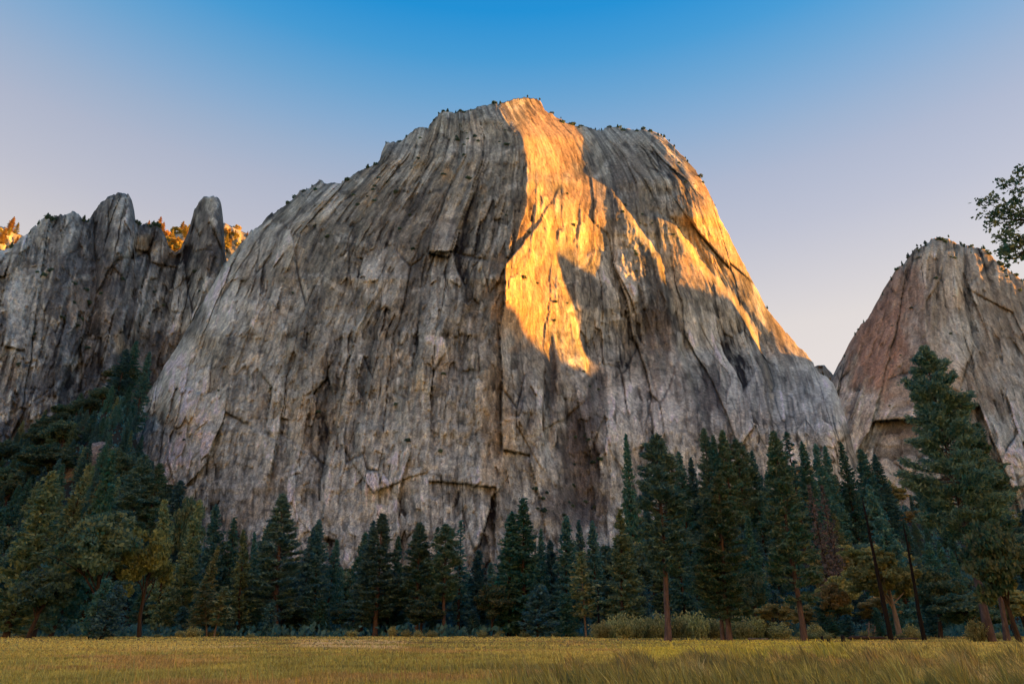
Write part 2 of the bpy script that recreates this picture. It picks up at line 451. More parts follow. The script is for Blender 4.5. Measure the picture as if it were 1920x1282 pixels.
def rock_tone(u, v, pw, w1, w2, dark, seed, base=(0.275, 0.295, 0.255), patches=(), vlow=(560, 900), gain=1.0):
    """weathering of the granite: pale fresh scars, tan iron stain, black lichen streaks, crack fill; patches add stains and painted sun and shade"""
    c = np.array(base)[None, None, :] * np.ones(u.shape + (1,))
    g = np.array((0.50, 0.56, 0.53))                 # pale grey
    tan = np.array((0.43, 0.37, 0.25))
    blk = np.array((0.075, 0.088, 0.092))             # lichen
    def mix(c, col, f):
        return c + (np.asarray(col) - c) * np.clip(f, 0, 1)[..., None]
    low = sstep(vlow[0], vlow[1], v + 60 * w1)        # the wall is lichen-dark above, scoured pale below
    c = mix(c, g * 1.05, 0.80 * low)
    c = mix(c, g, 0.75 * sstep(-0.05, 0.3, fbm(u * 0.009, v * 0.006, 4, seed + 50)))
    c = mix(c, g * 1.3, 0.5 * sstep(0.30, 0.36, ridged(u * 0.006 + 0.3 * w1, v * 0.009 + 0.5 * w1 + 0.0015 * u, 3, seed + 57) - 0.5))   # pale dikes
    c = mix(c, tan, 0.45 * sstep(0.05, 0.45, fbm(pw * 0.012, v * 0.008, 4, seed + 51)))
    c = mix(c, blk, (0.68 - 0.3 * low) * sstep(0.0, 0.40, fbm(pw * 0.035, v * 0.0045, 4, seed + 52)))
    c = mix(c, blk, 0.6 * sstep(0.08, 0.45, fbm(pw * 0.11, v * 0.012, 4, seed + 53)))
    c = mix(c, g * 1.25, 0.65 * sstep(0.18, 0.5, fbm(pw * 0.085, v * 0.014, 4, seed + 54)))
    c = mix(c, blk * .7, 0.6 * sstep(0.16, 0.45, fbm(u * 0.05, v * 0.06, 4, seed + 56)))
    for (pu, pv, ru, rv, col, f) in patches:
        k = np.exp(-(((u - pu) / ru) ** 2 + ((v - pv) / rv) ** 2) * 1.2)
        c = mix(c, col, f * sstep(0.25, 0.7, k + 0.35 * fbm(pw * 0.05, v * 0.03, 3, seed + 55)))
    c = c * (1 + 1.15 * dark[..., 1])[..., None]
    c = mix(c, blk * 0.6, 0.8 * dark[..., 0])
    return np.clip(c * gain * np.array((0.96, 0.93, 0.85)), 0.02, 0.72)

def mountain(name, parts, label, tonefn, back=((4, 2), (12, 5), (30, 9), (70, 20), (140, 50), (240, 130), (360, 300), (520, 700))):
    us, U, V, Y, d, dark, pw, w1, w2 = parts
    dx, dz = ray(U, V)
    P = np.stack([dx * Y, Y, dz * Y + CAM_Z], -1)
    tone = tonefn(U, V, pw, w1, w2, dark)
    rows, tones = [], []
    for dy, dr in back[::-1]:                     # the far side of the mountain
        r = P[0].copy()
        r[:, 1] += dy + 3 * fbm(us * 0.03, us * 0 + dy, 3, 77)
        r[:, 2] = np.maximum(r[:, 2] - dr - 0.04 * dr * fbm(us * 0.02, us * 0 + dy, 3, 78), -20)
        rows.append(r); tones.append(tone[0])
    G = np.concatenate([np.array(rows), P], 0); TN = np.concatenate([np.array(tones), tone], 0)
    me = np_mesh(name, G.reshape(-1, 3), grid_faces(G.shape[0], G.shape[1]), cols={"tone": TN.reshape(-1, 3)})
    o = add_obj(name, me, M_ROCK)
    tag(o, label, None, None, "structure")
    return P, U, V

SUN_GOLD = (0.62, 0.50, 0.31); PALE = (0.58, 0.65, 0.62); TAN = (0.45, 0.39, 0.26); BLK = (0.08, 0.085, 0.085); DK = (0.13, 0.128, 0.122)
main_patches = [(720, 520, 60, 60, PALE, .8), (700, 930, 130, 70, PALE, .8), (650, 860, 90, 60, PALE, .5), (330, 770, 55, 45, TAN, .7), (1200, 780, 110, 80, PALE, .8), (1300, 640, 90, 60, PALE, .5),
    (1090, 860, 45, 150, DK, .9), (1120, 760, 24, 70, BLK, .8), (1075, 950, 80, 60, DK, .8), (985, 760, 26, 130, DK, .4), (1030, 700, 14, 110, BLK, .7), (930, 800, 40, 160, TAN, .6), (780, 460, 110, 140, DK, .35),  # dark patches around the chimney paint its shade into the rock
    (840, 330, 14, 16, TAN, .9), (905, 355, 8, 12, TAN, .9), (560, 960, 60, 40, PALE, .7), (1240, 620, 40, 60, DK, .7), (1330, 740, 30, 50, DK, .6), (500, 520, 60, 120, DK, .35), (1040, 260, 70, 90, SUN_GOLD, .85), (1090, 400, 50, 90, SUN_GOLD, .75), (985, 560, 80, 100, (.46, .34, .19), .85), (1010, 420, 50, 90, (.50, .38, .22), .7), (1340, 420, 80, 130, SUN_GOLD, .7), (1290, 490, 60, 50, SUN_GOLD, .6),  # warm and brown patches paint evening-sun gold onto the lit rib and shoulder
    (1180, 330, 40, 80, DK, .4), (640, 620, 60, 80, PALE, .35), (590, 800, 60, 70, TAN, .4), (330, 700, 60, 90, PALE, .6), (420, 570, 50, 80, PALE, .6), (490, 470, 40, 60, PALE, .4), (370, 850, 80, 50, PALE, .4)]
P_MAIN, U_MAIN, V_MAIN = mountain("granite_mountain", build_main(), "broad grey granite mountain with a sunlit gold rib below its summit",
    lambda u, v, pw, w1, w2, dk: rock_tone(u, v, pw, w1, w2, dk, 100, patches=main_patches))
left_patches = [(225, 400, 20, 40, PALE, .6), (395, 385, 16, 22, PALE, .5), (270, 460, 22, 26, TAN, .9), (35, 560, 30, 70, PALE, .7), (145, 690, 14, 30, PALE, .9), (225, 640, 12, 30, TAN, .7), (200, 560, 60, 80, DK, .5), (390, 470, 24, 60, DK, .6)]
P_LEFT, U_LEFT, V_LEFT = mountain("spired_rock_ridge", build_left(), "dark grey rock ridge with two rounded spires left of the mountain",
    lambda u, v, pw, w1, w2, dk: rock_tone(u, v, pw, w1, w2, dk, 300, base=(0.17, 0.19, 0.195), vlow=(900, 1200), gain=0.98, patches=left_patches),
    back=((4, 4), (10, 12), (20, 40), (34, 120), (60, 300), (90, 700)))
RED = (0.30, 0.20, 0.145)
right_patches = [(1745, 500, 10, 40, SUN_GOLD, .5), (1800, 560, 12, 26, SUN_GOLD, .5), (1780, 620, 230, 230, (.34, .285, .215), .55), (1650, 640, 70, 110, RED, .8), (1690, 540, 50, 60, RED, .6), (1800, 640, 50, 60, PALE, .4), (1850, 820, 80, 60, PALE, .6), (1900, 700, 60, 60, PALE, .4)]  # the narrow warm spots are painted sun flecks
P_RIGHT, U_RIGHT, V_RIGHT = mountain("right_rock_dome", build_right(), "brown and grey rock dome rising at the right, tree-topped",
    lambda u, v, pw, w1, w2, dk: rock_tone(u, v, pw, w1, w2, dk, 500, patches=right_patches, vlow=(700, 1100)))
P_BACK, U_BACK, V_BACK = mountain("sunlit_back_ridge", build_back(), "sunlit orange ridge seen between and behind the two spires",
    lambda u, v, pw, w1, w2, dk: rock_tone(u, v, u, w1, w2, dk, 700),
    back=((10, 4), (40, 20), (100, 70), (200, 200), (400, 500), (600, 1000)))

# far crest closing the notch between the mountain and the right dome
def notch_ridge():
    us = np.arange(1490, 1600, 2.0)
    top = poly([(1490, 700), (1522, 690), (1532, 685), (1545, 684), (1556, 696), (1566, 706), (1600, 720)])(us) + 2 * fbm(us * .1, us * 0, 3, 88)
    nrow = 24
    U = np.repeat(us[None, :], nrow, 0); V = top[None, :] + (800 - top)[None, :] * np.linspace(0, 1, nrow)[:, None]
    _, dz = ray(U, V)
    Y = (1.5 * 1500 - 300) / (1.5 - dz) + (U - 1545) * 1.0 - 8 * fbm(U * .08, V * .05, 3, 89)
    z = np.zeros_like(U)
    return us, U, V, Y, V - top[None, :], np.zeros(U.shape + (2,)), U, z, z
P_NOTCH, _, _ = mountain("notch_crest", notch_ridge(), "small sunlit crest in the notch between mountain and dome",
    lambda u, v, pw, w1, w2, dk: rock_tone(u, v, u, w1, w2, dk, 900))

# ------------------------------------------------------------------ added unseen ridge, its crest shaped to shade the valley floor and lower cliffs
PROF = poly([(-1200, -150), (-420, -150), (-260, -60), (-160, 120), (-60, 220), (0, 250), (200, 230), (400, 210), (560, 200), (590, 282), (622, 280), (634, 256), (642, 222), (650, 214), (690, 236), (708, 290), (724, 400), (733, 419), (749, 408), (763, 393),
    (785, 408), (799, 404), (809, 388), (815, 300), (832, 255), (850, 210), (900, 80), (1000, 0), (1200, -100)])
def build_shadow_ridge():
    hx, hy = math.sin(SUN_AZ), math.cos(SUN_AZ)
    a = np.concatenate([np.arange(-900, 540, 20.0), np.arange(540, 860, 4.0), np.arange(860, 1200, 20.0)])
    c0 = 1750.0
    crest = PROF(a) + math.tan(SUN_EL) * c0
    w = np.array([-330, -250, -180, -120, -70, -30, -8, 0, 10, 60, 160, 320, 560, 900.0])
    drop = np.array([900, 640, 430, 260, 130, 45, 9, 0, 6, 30, 90, 200, 420, 900.0])
    A, W = np.meshgrid(a, w)
    Z = crest[None, :] - drop[:, None] * (1 + 0.25 * fbm(A * 0.006, W * 0.01, 3, 61)) + 10 * fbm(A * 0.02, W * 0.03, 4, 62) * (np.abs(W) > 20)
    C = c0 + W
    G = np.stack([hx * C - hy * A, hy * C + hx * A, np.maximum(Z, -30)], -1)
    me = np_mesh("shadow_caster_ridge", G.reshape(-1, 3), grid_faces(len(w), len(a))[:, ::-1], cols={"tone": np.tile(np.array([[0.26, 0.23, 0.2]]), (A.size, 1))})
    tag(add_obj("shadow_caster_ridge", me, M_ROCK), "unseen granite ridge added to the west to shade the valley and cliffs", None, None, "structure")
build_shadow_ridge()

# ------------------------------------------------------------------ north wall of the valley, behind the photographer: the evening sun is full on it and its glow fills the shade
def north_wall():
    us = np.linspace(-1300, 1300, 120); q = np.linspace(0, 1, 50)
    X, Q = np.meshgrid(us, q)
    H = 820 + 90 * fbm(us * 0.002, us * 0, 4, 401) - 300 * sstep(700, 1300, np.abs(us))
    Z = H[None, :] * Q - 10
    Y = -430 - 300 * Q ** 1.6 - 45 * fbm(X * 0.006, Z * 0.004, 4, 402) - 20 * terrace(fbm(X * 0.012, Z * 0.006, 3, 403), 5) - 0.00012 * X * X
    rows = [np.stack([X, Y, Z], -1)]
    G = rows[0]
    tail = []
    for dy, dr in ((40, 5), (150, 60), (400, 400), (600, 1200)):
        t = G[-1].copy(); t[:, 1] -= dy; t[:, 2] = np.maximum(t[:, 2] - dr, -20); tail.append(t)
    G = np.concatenate([G, np.array(tail)], 0)
    me = np_mesh("north_valley_wall", G.reshape(-1, 3), grid_faces(G.shape[0], G.shape[1]), cols={"tone": np.tile(np.array([[0.57, 0.66, 0.68]]), (G.shape[0] * G.shape[1], 1))})
    tag(add_obj("north_valley_wall", me, M_ROCK), "sunlit granite wall across the valley behind the viewer", None, None, "structure")
north_wall()

# ------------------------------------------------------------------ ground: meadow, forest floor, talus below the cliffs
S_G = poly([(-2.5, .34), (-.95, .36), (-.75, .41), (-.60, .56), (-.55, .38), (-.5, .24), (-.42, .17), (-.3, .11), (0, .08), (.10, .10), (.17, .22), (.25, .32), (.37, .35), (.5, .33), (.62, .29), (.8, .26), (2.5, .2)])
def ground_z(x, y):
    x = np.asarray(x, float); y = np.asarray(y, float)
    g = x / np.maximum(y, 60)
    r = np.minimum(np.maximum(y - 215, 0), np.interp(g, [-.7, -.3, .2, .5], [520, 330, 300, 320]))
    rise = S_G(g) * (np.sqrt(r * r + 40 * 40) - 40)
    rise = np.minimum(rise, 300)
    bump = 2.5 * fbm(x * 0.012, y * 0.012, 3, 201) * sstep(215, 300, y)
    mead = 0.10 * fbm(x * 0.05, y * 0.05, 2, 202) * sstep(5, 30, np.abs(y) + np.abs(x))
    return rise + bump + mead

def ground():
    ax = lambda lim, n, pw: np.sign(np.linspace(-1, 1, n)) * np.abs(np.linspace(-1, 1, n)) ** pw * lim
    xs = ax(9000, 260, 2.6); ys = np.concatenate([-(np.linspace(1, 0, 30)[:-1] ** 2.5) * 8000, np.linspace(0, 260, 120), 260 + (np.linspace(0, 1, 130)[1:] ** 1.8) * 9000])
    X, Yg = np.meshgrid(xs, ys)
    Z = ground_z(X, Yg)
    me = np_mesh("ground", np.stack([X, Yg, Z], -1).reshape(-1, 3), grid_faces(len(ys), len(xs))[:, ::-1], smooth=True)
    m, nt, b = new_mat("meadow_soil")
    tc = node(nt, "ShaderNodeTexCoord")
    sep = node(nt, "ShaderNodeSeparateXYZ"); nt.links.new(tc.outputs["Object"], sep.inputs[0])
    mp = node(nt, "ShaderNodeMapping"); mp.inputs["Scale"].default_value = (0.35, 1, 1); nt.links.new(tc.outputs["Object"], mp.inputs["Vector"])
    grass = ramp(nt, [(0.3, (0.16, 0.13, 0.035)), (0.5, (0.24, 0.18, 0.05)), (0.7, (0.34, 0.24, 0.07))], noise(nt, 0.09, 5, 0.6, mp.outputs["Vector"]))
    floor = ramp(nt, [(0.35, (0.018, 0.022, 0.014)), (0.65, (0.05, 0.045, 0.03))], noise(nt, 0.2, 4, 0.6, tc.outputs["Object"]))
    mr = node(nt, "ShaderNodeMapRange"); mr.inputs["From Min"].default_value = 168; mr.inputs["From Max"].default_value = 200
    nt.links.new(sep.outputs["Y"], mr.inputs["Value"])
    mx = node(nt, "ShaderNodeMix", data_type='RGBA'); nt.links.new(mr.outputs[0], mx.inputs["Factor"]); nt.links.new(grass, mx.inputs["A"]); nt.links.new(floor, mx.inputs["B"])
    nt.links.new(mx.outputs["Result"], b.inputs["Base Color"])
    tag(add_obj("ground", me, m), "golden meadow running back to the forest floor below the cliffs", None, None, "structure")
ground()
# ------------------------------------------------------------------ foliage and bark
def leaf_material(name, lo, hi, sat_var=0.06):
    """needles or leaves: a tint per tuft and a shift per tree"""
    m, nt, b = new_mat(name)
    at = node(nt, "ShaderNodeAttribute", attribute_name="tint")
    c = ramp(nt, [(0.0, lo), (1.0, hi)], at.outputs["Fac"])
    oi = node(nt, "ShaderNodeObjectInfo")
    h = node(nt, "ShaderNodeHueSaturation")
    mr = node(nt, "ShaderNodeMapRange"); mr.inputs["To Min"].default_value = 0.5 - sat_var; mr.inputs["To Max"].default_value = 0.5 + sat_var * 0.55
    nt.links.new(oi.outputs["Random"], mr.inputs["Value"]); nt.links.new(mr.outputs[0], h.inputs["Hue"])
    mv = node(nt, "ShaderNodeMath", operation='MULTIPLY'); mv.inputs[1].default_value = 7.31
    fr = node(nt, "ShaderNodeMath", operation='FRACT'); nt.links.new(oi.outputs["Random"], mv.inputs[0]); nt.links.new(mv.outputs[0], fr.inputs[0])
    mb = node(nt, "ShaderNodeMapRange"); mb.inputs["To Min"].default_value = 0.7; mb.inputs["To Max"].default_value = 1.3
    nt.links.new(fr.outputs[0], mb.inputs["Value"]); nt.links.new(mb.outputs[0], h.inputs["Value"])
    nt.links.new(c, h.inputs["Color"]); nt.links.new(h.outputs["Color"], b.inputs["Base Color"])
    b.inputs["Roughness"].default_value = 0.8
    tr = node(nt, "ShaderNodeBsdfTranslucent"); nt.links.new(h.outputs["Color"], tr.inputs["Color"])
    mx = node(nt, "ShaderNodeMixShader"); mx.inputs[0].default_value = 0.38
    nt.links.new(b.outputs[0], mx.inputs[1]); nt.links.new(tr.outputs[0], mx.inputs[2])
    nt.links.new(mx.outputs[0], nt.nodes["Material Output"].inputs["Surface"])
    return m

def bark_material(name, lo, hi):
    m, nt, b = new_mat(name)
    tc = node(nt, "ShaderNodeTexCoord"); mp = node(nt, "ShaderNodeMapping"); mp.inputs["Scale"].default_value = (1, 1, 0.25)
    nt.links.new(tc.outputs["Object"], mp.inputs["Vector"])
    nt.links.new(ramp(nt, [(0.3, lo), (0.7, hi)], noise(nt, 3.0, 5, 0.65, mp.outputs["Vector"])), b.inputs["Base Color"])
    bp = node(nt, "ShaderNodeBump"); bp.inputs["Strength"].default_value = 0.8; bp.inputs["Distance"].default_value = 0.1
    nt.links.new(noise(nt, 4.0, 5, 0.7, mp.outputs["Vector"]), bp.inputs["Height"]); nt.links.new(bp.outputs["Normal"], b.inputs["Normal"])
    return m

M_PINE = leaf_material("pine_needles", (0.026, 0.145, 0.165), (0.25, 0.34, 0.19))
M_FIR = leaf_material("fir_needles", (0.018, 0.145, 0.185), (0.18, 0.31, 0.215))
M_OLIVE = leaf_material("olive_needles", (0.065, 0.19, 0.15), (0.42, 0.48, 0.20))
M_OAK = leaf_material("oak_leaves", (0.030, 0.13, 0.12), (0.23, 0.29, 0.14))
M_GOLD = leaf_material("turning_oak_leaves", (0.13, 0.20, 0.10), (0.54, 0.52, 0.17))
M_SUNNY = leaf_material("sun_gilded_needles", (0.22, 0.22, 0.07), (0.68, 0.55, 0.14))  # low sun's gold put into the leaf colour of the far ridge growth
M_DEAD = leaf_material("dead_needles", (0.05, 0.075, 0.075), (0.25, 0.19, 0.16), 0.02)
M_WILLOW = leaf_material("willow_leaves", (0.22, 0.27, 0.11), (0.66, 0.66, 0.28), 0.02)
M_BARK = bark_material("pine_bark", (0.045, 0.042, 0.045), (0.17, 0.13, 0.12))
M_DARKBARK = bark_material("dark_bark", (0.025, 0.02, 0.018), (0.085, 0.065, 0.05))
M_PALEBARK = bark_material("pale_bark", (0.13, 0.11, 0.095), (0.32, 0.28, 0.23))
M_CHAR = bark_material("charred_wood", (0.006, 0.006, 0.007), (0.028, 0.025, 0.024))

def tube(path, rad, ns=7, noise_amp=0.0, seed=0):
    """tapered tube along a path of points; returns verts, faces"""
    path = np.asarray(path, float); rad = np.asarray(rad, float)
    t = np.gradient(path, axis=0); t /= np.linalg.norm(t, axis=1)[:, None] + 1e-9
    ref = np.where(np.abs(t[:, 2:3]) > 0.9, np.array([[1.0, 0, 0]]), np.array([[0, 0, 1.0]]))
    n1 = np.cross(t, ref); n1 /= np.linalg.norm(n1, axis=1)[:, None] + 1e-9
    n2 = np.cross(t, n1)
    a = np.linspace(0, 2 * np.pi, ns, endpoint=False)
    rr = rad[:, None] * (1 + (noise_amp * np.random.default_rng(seed).uniform(-1, 1, (len(path), ns)) if noise_amp else 0))
    v = path[:, None, :] + rr[..., None] * (np.cos(a)[None, :, None] * n1[:, None, :] + np.sin(a)[None, :, None] * n2[:, None, :])
    n = len(path)
    i = np.arange(n * ns).reshape(n, ns); j = np.roll(i, -1, 1)
    f = np.stack([i[:-1], j[:-1], j[1:], i[1:]], -1).reshape(-1, 4)
    return v.reshape(-1, 3), f

class Bag:
    def __init__(self): self.v = []; self.f = []; self.t = []; self.n = 0
    def add(self, v, f, t=None):
        self.v.append(v); self.f.append(f + self.n); self.n += len(v)
        self.t.append(np.full(len(v), 0.5) if t is None else t)
    def mesh(self, name, smooth=False):
        return np_mesh(name, np.concatenate(self.v), np.concatenate(self.f), smooth, attrs={"tint": np.concatenate(self.t)})

def sprays(r, cen, axis, size, flat=0.6, aspect=1.9, tint=None):
    """one small bent quad per tuft, its long side near the axis direction"""
    n = len(cen)
    ax = axis + r.normal(0, 0.55, (n, 3)); ax /= np.linalg.norm(ax, axis=1)[:, None] + 1e-9
    up = r.normal(0, 1, (n, 3)); up[:, 2] += flat * 2
    sd = np.cross(ax, up); sd /= np.linalg.norm(sd, axis=1)[:, None] + 1e-9
    s = size * r.uniform(0.55, 1.35, n)
    L = ax * (s * aspect * 0.5)[:, None]; W = sd * (s * 0.5)[:, None]
    v = np.stack([cen - L - W * 0.5, cen - L * 0.1 + W, cen + L, cen + L * 0.1 - W], 1).reshape(-1, 3)
    f = np.arange(4 * n).reshape(n, 4)
    t = np.clip(r.beta(1.6, 2.4, n) if tint is None else tint, 0, 1)
    return v, f, np.repeat(t, 4)

def conifer(seed, H=30.0, R=4.2, h0=0.12, pw=0.85, nb=120, dens=6.0, size=0.62, rag=0.35, droop=0.25, tr=0.40, ns=8, clump=False, flattop=0.0, aspect=1.9):
    r = np.random.default_rng(seed)
    zz = np.linspace(0, 1, 12)
    bend = np.cumsum(r.normal(0, 0.06, (12, 2)), 0) * 1.2; bend -= bend[0]
    tp = np.stack([bend[:, 0], bend[:, 1], zz * H * 0.985 - 0.6 * (zz == 0)], 1)
    rad = tr * (1 - zz) ** 0.8 + 0.03; rad[0] *= 1.35
    wood = Bag(); v, f = tube(tp, rad, ns, 0.06, seed); wood.add(v, f)
    fol = Bag()
    gaps = r.uniform(0, 1, (12, 6))
    for i in range(nb):
        t = h0 + (1 - h0) * ((i + r.uniform(0, 1)) / nb) ** (0.92)
        tn = (t - h0) / (1 - h0)
        az = i * 2.39996 + r.normal(0, 0.35)
        prof = (1 - tn) ** pw * (0.35 + 0.65 * min(1, tn * 5 + 0.35))
        if flattop: prof = max(prof, flattop * (1 - tn ** 6))
        g = gaps[int(tn * 11.99), int((az % (2 * np.pi)) / (2 * np.pi) * 5.99)]
        L = R * prof * (1 - rag + 1.5 * rag * g) * r.uniform(0.75, 1.12) + 0.25
        if g < 0.13 * rag * 3 and tn < 0.85: 
            if r.uniform() < 0.6: continue
        base = np.array([np.interp(t, zz, tp[:, 0]), np.interp(t, zz, tp[:, 1]), t * H])
        rise = 0.35 * tn - droop * (1 - tn) + r.normal(0, 0.10)
        d = np.array([math.cos(az), math.sin(az), 0.0])
        s = np.linspace(0, 1, 6)
        pth = base + d * (L * s)[:, None] + np.array([0, 0, 1.0]) * (L * (rise * s + 0.22 * s * s))[:, None]
        if L > 1.0:
            v, f = tube(pth[::2], np.linspace(0.035 + 0.02 * L, 0.015, 3), 3); wood.add(v, f)
        n = max(4, int(L * dens))
        if clump:
            ss = np.clip(np.where(r.uniform(0, 1, n) < 0.75, r.normal(0.80, 0.16, n), r.uniform(0.3, 1, n)), 0.2, 1.04)
        else:
            ss = r.uniform(0.12, 1.03, n) ** 0.75
        c = np.stack([np.interp(ss, s, pth[:, k]) for k in range(3)], 1)
        lat = np.array([-d[1], d[0], 0])
        c = c + lat * (r.normal(0, 0.15, n) * L * (0.25 + 0.5 * ss))[:, None] + r.normal(0, 0.14 + 0.03 * L, (n, 3)) * np.array([1, 1, 0.7])
        out = d * 0.8 + np.array([0, 0, 0.25 if clump else -0.15])
        bt = r.uniform(-0.12, 0.14)
        v, f, tt = sprays(r, c, out, size, 0.55, aspect, np.clip(r.beta(1.6, 2.4, n) + bt, 0, 1)); fol.add(v, f, tt)
    n = 26                                              # leader
    c = np.stack([tp[-1, 0] + r.normal(0, .12, n), tp[-1, 1] + r.normal(0, .12, n), H * r.uniform(.955, 1.0, n)], 1)
    v, f, tt = sprays(r, c, np.array([0, 0, 1.0]), size * 0.8); fol.add(v, f, tt)
    return wood.mesh("trunk", True), fol.mesh("crown")

def broadleaf(seed, H=16.0, R=7.0, base=0.22, nclu=60, per=120, size=0.42, tr=0.42, squash=0.8, lobes=7):
    r = np.random.default_rng(seed)
    wood = Bag(); fol = Bag()
    cz = H * (base + (1 - base) * 0.52)
    ctr = np.array([0, 0, cz])
    stem = np.array([[0, 0, -0.4], [r.normal(0, .15), r.normal(0, .15), H * base], [r.normal(0, .5), r.normal(0, .5), H * 0.55]])
    v, f = tube(stem, [tr * 1.3, tr, tr * 0.45], 8, 0.05, seed); wood.add(v, f)
    lob = r.normal(0, 1, (lobes, 3)); lob /= np.linalg.norm(lob, axis=1)[:, None]
    lob *= np.array([R * 0.58, R * 0.58, H * (1 - base) * 0.30]); lob[:, 2] = np.abs(lob[:, 2]) * 1.0 - H * 0.05
    for k in range(lobes):
        e = ctr + lob[k]
        s0 = stem[1] + (stem[2] - stem[1]) * r.uniform(0.0, 0.8)
        mid = (s0 + e) / 2 + r.normal(0, 0.5, 3)
        v, f = tube([s0, mid, e], [tr * 0.42, tr * 0.28, 0.05], 5); wood.add(v, f)
        for q in range(3):
            e2 = e + r.normal(0, 1, 3) * np.array([R * .25, R * .25, H * .1])
            v, f = tube([mid, (mid + e2) / 2 + r.normal(0, .2, 3), e2], [tr * 0.2, tr * 0.12, 0.03], 4); wood.add(v, f)
    for k in range(nclu):
        l = lob[r.integers(lobes)]
        d = r.normal(0, 1, 3); d /= np.linalg.norm(d)
        c0 = ctr + l * r.uniform(0.75, 1.05) + d * np.array([R * .42, R * .42, H * (1 - base) * .24]) * r.uniform(0.65, 1.0)
        rr = r.uniform(0.5, 1.0) * R * 0.19
        q = r.normal(0, 1, (per, 3)); q /= np.linalg.norm(q, axis=1)[:, None]
        c = c0 + q * (rr * r.uniform(0.3, 1.0, per) ** 0.5)[:, None] * np.array([1.25, 1.25, squash])
        bt = r.uniform(-.15, .2)
        v, f, tt = sprays(r, c, q * 0.6 + np.array([0, 0, 0.1]), size, 0.5, 1.5, np.clip(r.beta(1.6, 2.2, per) + bt, 0, 1)); fol.add(v, f, tt)
    return wood.mesh("trunk", True), fol.mesh("crown")

def willow(seed, H=3.6, R=1.9):
    r = np.random.default_rng(seed); wood = Bag(); fol = Bag()
    for k in range(38):
        az = r.uniform(0, 6.28); rr = R * r.uniform(0.05, 1) ** 0.6
        top = np.array([math.cos(az) * rr, math.sin(az) * rr, H * (1 - 0.42 * (rr / R) ** 2) * r.uniform(0.78, 1.08)])
        b0 = np.array([top[0] * .35, top[1] * .35, -0.15])
        v, f = tube([b0, (b0 + top) / 2 + r.normal(0, .08, 3), top], [.035, .022, .008], 3); wood.add(v, f)
        n = 42; s = r.uniform(0.12, 1.0, n)
        c = b0 + (top - b0) * s[:, None] + r.normal(0, .17, (n, 3))
        v, f, tt = sprays(r, c, np.array([0, 0, 1.0]) * .9, 0.17, 0.2, 2.3); fol.add(v, f, tt)
    return wood.mesh("stems", True), fol.mesh("leaves")

def shrub(seed, R=1.0):
    r = np.random.default_rng(seed); fol = Bag(); n = 160
    q = r.normal(0, 1, (n, 3)); q /= np.linalg.norm(q, axis=1)[:, None]
    c = q * (r.uniform(.25, 1, n) ** .5)[:, None] * np.array([R, R, R * .75]) + np.array([0, 0, R * .5])
    c += gnoise(c[:, 0] * 2, c[:, 1] * 2, seed)[:, None] * .3
    v, f, tt = sprays(r, c, q, 0.36, .4, 1.6); fol.add(v, f, tt)
    return fol.mesh("shrub")

PROTO = {}
def proto(key, pair, H, R, mats):
    tm, cm = pair
    tm.materials.append(mats[0]); cm.materials.append(mats[1])
    PROTO[key] = (tm, cm, H, R)
for i in range(5):
    proto("pond%d" % i, conifer(40 + i, 36, 5.2, (.30, .30, .12, .17, .14)[i], (.62, .75, .8, .8, .75)[i], 190, 48, .27, (.62, .5, .45, .4, .5)[i], .10, .46, clump=True, flattop=(.12, .05, 0, 0, 0)[i], aspect=2.8), 36, 5.2, (M_BARK, M_PINE))
for i in range(5):
    proto("fir%d" % i, conifer(60 + i, 30, 4.4, (.03, .05, .06, .04, .08)[i], (.8, .95, .7, .85, .75)[i], 190, 18.0, .40, .32, .30, .34), 30, 4.4, (M_DARKBARK, M_FIR))
for i in range(3):
    proto("olive%d" % i, conifer(80 + i, 30, 4.4, .04, (.7, .9, .75)[i], 190, 18.0, .40, .38, .2, .36), 30, 4.4, (M_DARKBARK, M_OLIVE))
for i in range(2):
    proto("young%d" % i, conifer(90 + i, 12, 2.6, .02, .55, 110, 13.0, .34, .25, -.15, .12), 12, 2.6, (M_DARKBARK, M_FIR))
proto("giant0", conifer(51, 42, 7.6, .30, .62, 240, 70, .21, .5, .06, .58, clump=True, flattop=.04, aspect=3.2), 42, 7.6, (M_BARK, M_PINE))
proto("thin0", conifer(95, 30, 2.4, .12, .8, 110, 9.0, .45, .5, .3, .26), 30, 2.4, (M_DARKBARK, M_FIR))
proto("dead0", conifer(97, 26, 3.0, .15, .8, 100, 7.0, .42, .5, .25, .28), 26, 3.0, (M_DARKBARK, M_DEAD))
proto("slender0", conifer(98, 20, 2.6, .22, .5, 100, 12.0, .42, .5, .05, .15, flattop=.3), 20, 2.6, (M_PALEBARK, M_OLIVE))
proto("oak0", broadleaf(101, 20, 9.5, .20, 95, 120, .50, .5), 20, 9.5, (M_DARKBARK, M_OAK))
proto("oak1", broadleaf(102, 16, 6.0, .18, 75, 110, .45, .4), 16, 6.0, (M_DARKBARK, M_GOLD))
proto("oak2", broadleaf(103, 16, 6.5, .25, 75, 110, .45, .38), 16, 6.5, (M_PALEBARK, M_GOLD))
proto("oak3", broadleaf(104, 14, 7.0, .12, 80, 110, .45, .42), 14, 7.0, (M_DARKBARK, M_OAK))
for i in range(3): proto("willow%d" % i, willow(110 + i), 3.6, 1.9, (M_DARKBARK, M_WILLOW))
KIND = {"pond": ("pine_tree", "pine tree"), "giant": ("pine_tree", "pine tree"), "fir": ("fir_tree", "fir tree"), "olive": ("cedar_tree", "cedar tree"), "youn": ("young_fir", "fir tree"), "thin": ("fir_tree", "fir tree"), "dead": ("dead_conifer", "dead tree"),
        "slen": ("pine_tree", "pine tree"), "oak": ("oak_tree", "oak tree"), "will": ("willow_shrub", "willow")}

